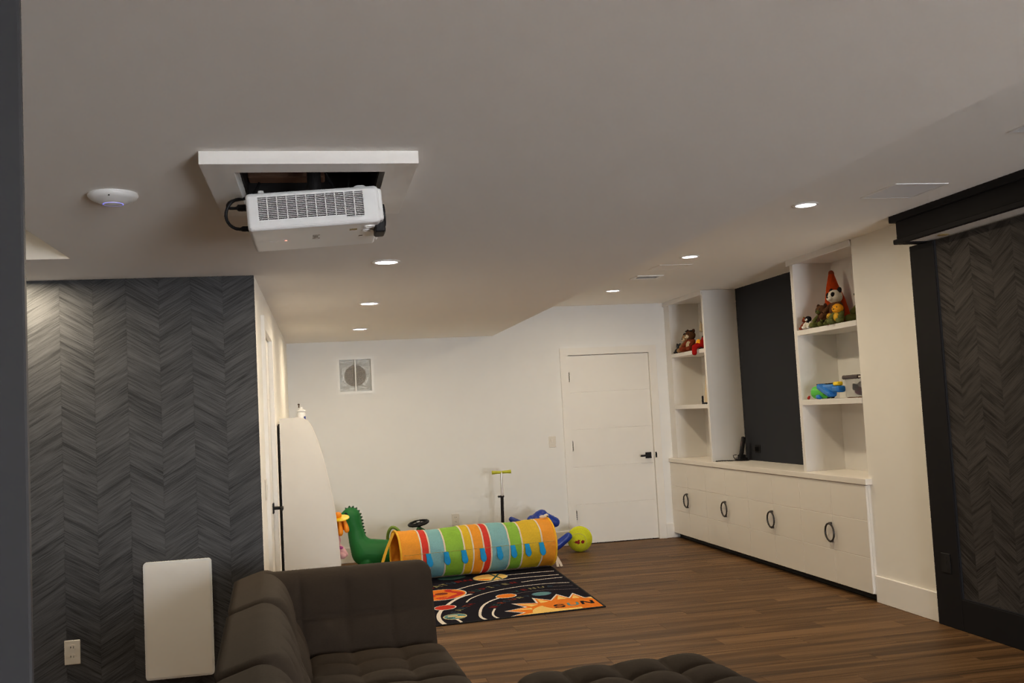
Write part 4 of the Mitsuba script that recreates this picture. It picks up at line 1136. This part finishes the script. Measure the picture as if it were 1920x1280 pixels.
def plush(name, label, at, face, s, body, head=None, ear=None, muzzle=None, ears='round', limb=None, belly=None, extra=None, h=1.0):
    """a sitting plush, about 0.22 m tall at s = 1, facing +x before it is turned by face degrees; it sits at the point at"""
    k = thing(name, label, 'plush toy')
    head, ear, muzzle, limb = head or body, ear or body, muzzle or head or body, limb or body
    put = lambda m: moved(m, trimesh.transformations.scale_matrix(s), rot([0, 0, 1], face), t=at)
    b = bones([((0, 0, 0.058), (0.050, 0.055, 0.060)), ((0, 0, 0.085), (0.042, 0.046, 0.05))], 0.012, 6)
    b.apply_translation((0, 0, -b.bounds[0][2]))
    obj('body', put(b), fur(body), k, smooth=True)
    for q in (-1, 1):
        obj('arm', put(bones([((0.010, q * 0.045, 0.098), 0.020, (0.055, q * 0.052, 0.062), 0.018)], 0.01, 4)), fur(limb), k, smooth=True)
        obj('leg', put(bones([((0.03, q * 0.040, 0.026), 0.024, (0.085, q * 0.050, 0.026), 0.023)], 0.01, 4)), fur(limb), k, smooth=True)
    hz_ = 0.158 * h
    hd = obj('head', put(ell((0.008, 0, hz_), (0.050, 0.055, 0.048), 3)), fur(head), k, smooth=True)
    obj('muzzle', put(ell((0.052, 0, hz_ - 0.012), (0.022, 0.026, 0.019), 2)), fur(muzzle), hd, smooth=True)
    obj('nose', put(ell((0.073, 0, hz_ - 0.006), (0.006, 0.009, 0.006), 1)), M_BLACK, hd, smooth=True)
    for q in (-1, 1):
        if ears == 'round':
            obj('ear', put(ell((0.0, q * 0.043, hz_ + 0.042), (0.010, 0.020, 0.020), 2)), fur(ear), hd, smooth=True)
        elif ears == 'point':
            obj('ear', put(moved(lathe([(0, 0), (0.016, 0), (0.012, 0.016), (0, 0.034)], 12), t=(0, q * 0.034, hz_ + 0.032))), fur(ear), hd, smooth=30)
        obj('eye', put(ell((0.050, q * 0.022, hz_ + 0.012), (0.005, 0.006, 0.007), 1)), M_BLACK, hd, smooth=True)
    if belly:
        obj('belly', put(ell((0.032, 0, 0.062), (0.024, 0.036, 0.042), 2)), fur(belly), k, smooth=True)
    if extra:
        for (nm, me, c) in extra:
            obj(nm, put(me), fur(c), k, smooth=True)
    return k


ZS = 2.0045
# right tower: orange pointed toy leaning in the corner
oc = thing('orange_pointed_plush', 'tall orange pointed plush leaning in the corner behind the panda', 'plush toy')
cm = bones([((4.075, 7.325, ZS + 0.096), 0.096, (4.07, 7.335, ZS + 0.20), 0.080), ((4.07, 7.335, ZS + 0.20), 0.080, (4.05, 7.325, ZS + 0.32), 0.048), ((4.05, 7.325, ZS + 0.32), 0.048, (4.055, 7.340, ZS + 0.42), 0.022),
            ((4.07, 7.36, ZS + 0.09), 0.075, (4.03, 7.46, ZS + 0.06), 0.045)], 0.016, 10)
cm.apply_translation((0, 0, ZS - cm.bounds[0][2]))
obj('body', cm, fur('orange'), oc, smooth=True)
obj('tip', ell((4.056, 7.342, ZS + 0.428), (0.024, 0.024, 0.028), 2), fur('rust'), oc, smooth=True)
plush('panda_plush', 'white and black panda plush in front of the orange pointed plush', (3.975, 7.150, ZS + 0.0475), 190, 1.12, 'brown', 'white', 'black', 'white', limb='brown', h=1.0,
      extra=[('eye_patch', ell((0.044, q * 0.024, 0.170), (0.014, 0.015, 0.018), 2), 'black') for q in (-1, 1)])
obj('cushion_base', ell((3.975, 7.150, ZS + 0.024), (0.06, 0.065, 0.0235), 2), fur('brown'), 'panda_plush', smooth=True)
plush('bear_plush', 'dark brown and olive bear plush lying left of the panda on the top shelf', (3.925, 7.285, ZS), 195, 0.88, 'dkbrown', 'brown', 'dkbrown', 'olive', limb='olive', h=0.95)
plush('monkey_plush', 'large brown plush with a pale face at the right end of the top shelf', (4.080, 6.885, ZS), 185, 1.38, 'olive', 'brown', 'rust', 'cream', belly='gold')
plush('turtle_plush', 'green plush with a yellow head at the front edge right of the panda', (3.884, 6.965, ZS), 205, 0.80, 'olive', 'gold', 'olive', 'gold', ears='none', belly='yellow', h=0.90)
plush('duck_plush', 'small yellow and olive plush at the shelf edge below the panda', (3.860, 7.050, ZS), 200, 0.46, 'olive', 'yellow', 'olive', 'yellow', ears='none', h=0.9)
plush('penguin_plush', 'small black and white plush lying at the front edge of the top shelf', (3.864, 7.400, ZS), 200, 0.50, 'black', 'black', 'black', 'white', ears='none', belly='white', limb='white')
plush('rust_plush', 'small dark rust plush at the left end of the near tower’s top shelf', (3.895, 7.505, ZS), 195, 0.50, 'rust', 'rust', 'olive', 'rust')
# left tower
plush('grey_plush', 'small dark grey plush at the far left end of the far tower’s top shelf', (3.905, 10.455, ZS), 205, 0.52, 'dkgrey', 'dkgrey', 'dkgrey', 'grey')
plush('leopard_plush', 'spotted tan plush with black ears on the far tower’s top shelf', (3.945, 10.290, ZS), 200, 1.00, 'tan', 'tan', 'black', 'cream', h=0.95,
      extra=[('spot', ell((0.048 * math.cos(a), 0.053 * math.sin(a), z), (0.010, 0.010, 0.009), 1), 'dkbrown') for a, z in ((-0.9, 0.09), (-0.4, 0.06), (0.2, 0.10), (0.6, 0.06), (1.0, 0.09), (0.0, 0.045), (-1.2, 0.05))])
plush('tiger_plush', 'brown striped plush between the spotted plush and the red plush', (3.918, 10.110, ZS), 200, 1.08, 'rust', 'brown', 'dkbrown', 'cream', belly='cream',
      extra=[('stripe', ell((0.005, q * 0.030, 0.200), (0.042, 0.005, 0.008), 1), 'black') for q in (-1, 0, 1)])
rh = plush('rhino_plush', 'grey plush with a tall white horn behind the red plush', (4.100, 9.950, ZS), 185, 1.30, 'dkgrey', 'grey', 'dkgrey', 'grey', ears='point')
hn = lathe([(0, -0.01), (0.026, 0.0), (0.021, 0.04), (0.012, 0.085), (0, 0.115)], 16)
obj('horn', moved(hn, rot([1, 0, 0], -12), t=(4.015, 10.035, ZS + 0.205)), fur('cream'), rh, smooth=True)
rdk = thing('red_bird_plush', 'bright red plush with an orange and yellow patch hanging over the far tower’s shelf edge', 'plush toy')
rb_ = bones([((3.905, 9.675, ZS + 0.0605), (0.060, 0.070, 0.058)), ((3.90, 9.650, ZS + 0.10), (0.045, 0.050, 0.045)), ((3.862, 9.715, ZS + 0.047), 0.030, (3.797, 9.720, ZS + 0.024), 0.026), ((3.797, 9.720, ZS + 0.024), 0.026, (3.792, 9.715, ZS - 0.035), 0.026)], 0.012, 8)
obj('body', rb_, fur('red'), rdk, smooth=True)
obj('patch', ell((3.852, 9.730, ZS + 0.066), (0.026, 0.044, 0.038), 2), fur('gold'), rdk, smooth=True)
obj('fin', ell((3.858, 9.780, ZS + 0.060), (0.020, 0.022, 0.044), 2), fur('cream'), rdk, smooth=True)
obj('eye', ell((3.862, 9.635, ZS + 0.12), (0.010, 0.010, 0.010), 1), M_BLACK, rdk, smooth=True)

# ================================================================== OTHER SHELF ITEMS
ZM = 1.4435
wb = thing('water_blaster', 'blue and lime green toy water blaster on the near tower’s middle shelf', 'toy water gun')
M_TB = plain('toy_blue', (0.02, 0.16, 0.50), 0.4)
M_TG = plain('toy_green', (0.07, 0.50, 0.04), 0.4)
gx = 3.90
obj('tank', moved(rbox((-0.052, -0.155, 0.0), (0.052, 0.105, 0.100), 0.046, 5), t=(gx + 0.000, 7.350, ZM + 0.004)), M_TG, wb, smooth=30)
obj('housing', cat(rbox((gx - 0.050, 7.09, ZM + 0.050), (gx + 0.045, 7.270, ZM + 0.112), 0.022, 4), rbox((gx - 0.045, 7.02, ZM + 0.046), (gx + 0.035, 7.13, ZM + 0.096), 0.018, 4),
                   moved(rbox((-0.04, -0.10, -0.022), (0.04, 0.10, 0.022), 0.018, 4), rot([1, 0, 0], 22), t=(gx - 0.030, 7.205, ZM + 0.066)), rbox((gx - 0.069, 7.275, ZM + 0.001), (gx - 0.025, 7.325, ZM + 0.036), 0.016, 4)), M_TB, wb, smooth=30)
obj('nozzle', cat(rbox((gx - 0.03, 7.035, ZM + 0.098), (gx + 0.02, 7.11, ZM + 0.128), 0.010, 3)), plain('toy_yellow', None), wb, smooth=30)
obj('pump_rail', cbox((gx + 0.02, 7.21, ZM + 0.112), (gx + 0.045, 7.46, ZM + 0.122), 0.003), M_BLACK, wb)
obj('trigger', cat(cbox((gx - 0.02, 7.14, ZM + 0.004), (gx + 0.0, 7.17, ZM + 0.05), 0.004), cbox((gx - 0.02, 7.215, ZM + 0.004), (gx + 0.0, 7.25, ZM + 0.05), 0.004)), M_BLACK, wb)
solo('red_toy_piece', bones([((3.855, 7.475, ZM + 0.013), 0.012, (3.855, 7.462, ZM + 0.024), 0.008)], 0.008, 3), plain('toy_red', (0.40, 0.02, 0.015), 0.5), 'tiny red toy piece on the shelf left of the green tank', 'toy', smooth=True)
tb = thing('toy_tub', 'clear plastic tub with a dark lid handle filled with toy parts', 'storage tub')
tx0, tx1, ty0, ty1 = 3.90, 4.08, 6.715, 6.985
obj('bin', tm(mf(rbox((tx0, ty0, ZM), (tx1, ty1, ZM + 0.145), 0.012, 3)) - bx((tx0 + 0.003, ty0 + 0.003, ZM + 0.003), (tx1 - 0.003, ty1 - 0.003, ZM + 0.3))), 'm_clear', tb, smooth=30)
scene['m_clear'] = {'type': 'principled', 'base_color': {'type': 'rgb', 'value': [0.92, 0.92, 0.93]}, 'roughness': 0.08, 'spec_trans': 0.95, 'eta': 1.12}
obj('lid', rbox((tx0 - 0.006, ty0 - 0.006, ZM + 0.1455), (tx1 + 0.006, ty1 + 0.006, ZM + 0.160), 0.006, 3), plain('lid_white', (0.66, 0.63, 0.60), 0.4), tb, smooth=30)
obj('handle', rbox((tx0 - 0.016, ty0 + 0.055, ZM + 0.140), (tx0 + 0.02, ty1 + 0.008, ZM + 0.170), 0.010, 4), plain('lid_brown', (0.055, 0.038, 0.036), 0.4), tb, smooth=30)
cols = ['toy_blue', 'toy_red', 'soft_white', 'magenta', 'label_blue', 'duct_grey']
for i in range(10):
    q = np.array([tx0 + 0.03 + 0.12 * rng.random(), ty0 + 0.03 + 0.21 * rng.random(), ZM + 0.040 + 0.026 * (i % 3)])
    obj('toy_part', moved(cbox((-0.022, -0.026, -0.018), (0.022, 0.026, 0.018), 0.006), rot([rng.random(), rng.random(), 1], 90 * rng.random()), t=q), COL[cols[i % len(cols)]], tb)
obj('toy_block', moved(cbox((-0.010, -0.028, -0.024), (0.010, 0.028, 0.024), 0.006), rot([1, 0, 0], 8), t=(tx0 + 0.020, 6.862, ZM + 0.078)), M_BLACK, tb)
solo('flat_game_board', cbox((3.87, 6.69, ZM), (3.895, 6.90, ZM + 0.006), 0.001), plain('board_brown', (0.10, 0.05, 0.02)), 'thin dark flat piece on the shelf edge in front of the clear tub', 'board')
# far tower middle shelf: narrow white framed board and a black stand
solo('white_board', moved(cbox((-0.012, -0.09, 0.0), (0.012, 0.09, 0.43), 0.004), rot([0, 1, 0], 6), t=(4.10, 10.19, ZM + 0.001)), plain('board_cream', (0.72, 0.58, 0.38), 0.5), 'narrow cream board standing against the side on the far tower’s middle shelf', 'board')
solo('display_stand', cat(cbox((3.872, 9.786, ZM), (3.888, 9.806, ZM + 0.085), 0.003), cbox((3.872, 9.68, ZM), (3.888, 9.806, ZM + 0.018), 0.003)), M_BLACK, 'small black L-shaped stand on the far tower’s middle shelf', 'stand')
# phone handset on its base
ZW = 0.8700
ph = thing('cordless_phone', 'black cordless phone upright in its base on the worktop by the dark niche', 'phone')
pc = (4.105, 9.435)
obj('base', cat(rbox((pc[0] - 0.045, pc[1] - 0.05, ZW), (pc[0] + 0.045, pc[1] + 0.05, ZW + 0.030), 0.010, 4), rbox((pc[0] - 0.030, pc[1] - 0.034, ZW + 0.015), (pc[0] + 0.035, pc[1] + 0.034, ZW + 0.058), 0.010, 4)), M_BLACK, ph, smooth=30)
hs = rbox((-0.016, -0.026, 0.0), (0.016, 0.026, 0.215), 0.011, 4)
obj('handset', moved(hs, rot([1, 0, 0], 9), rot([0, 1, 0], 8), t=(pc[0] - 0.006, pc[1] + 0.006, ZW + 0.022)), M_BLACK, ph, smooth=30)
obj('screen', moved(cbox((-0.0175, -0.018, 0.125), (-0.0155, 0.018, 0.175), 0.001), rot([1, 0, 0], 9), rot([0, 1, 0], 8), t=(pc[0] - 0.006, pc[1] + 0.006, ZW + 0.022)), plain('screen_brown', (0.05, 0.03, 0.03), 0.3), ph)
obj('button', ell((pc[0] - 0.046, pc[1] + 0.01, ZW + 0.022), (0.003, 0.006, 0.006), 1), M_METAL, ph, smooth=True)
cb = curve([(pc[0] + 0.03, pc[1] - 0.05, ZW + 0.008), (pc[0] + 0.0, pc[1] - 0.13, ZW + 0.0045), (pc[0] - 0.07, pc[1] - 0.06, ZW + 0.0045), (pc[0] - 0.10, pc[1] + 0.03, ZW + 0.0045), (pc[0] - 0.235, pc[1] + 0.07, ZW + 0.0045), (pc[0] - 0.255, pc[1] + 0.045, ZW + 0.0045),
            (pc[0] - 0.15, pc[1] - 0.02, ZW + 0.0045), (pc[0] - 0.06, pc[1] + 0.01, ZW + 0.006), (pc[0] - 0.065, pc[1] + 0.05, ZW + 0.045), (pc[0] - 0.03, pc[1] + 0.045, ZW + 0.055)], 80)
cb[:, 2] = np.maximum(cb[:, 2], ZW + 0.0045)
obj('cable', tube(cb, 0.0035, 8), M_BLACK, ph, smooth=True)
plate_outlet('niche_outlet', 'black outlet box low in the dark niche behind the phone', 'outlet', (XN - 0.012, 9.245, 0.985), 0.115, 0.075, '-x', m=M_BLACK)
obj('adapter', cbox((XN - 0.055, 9.225, 0.965), (XN - 0.018, 9.275, 1.005), 0.004), M_BLACK, 'niche_outlet')
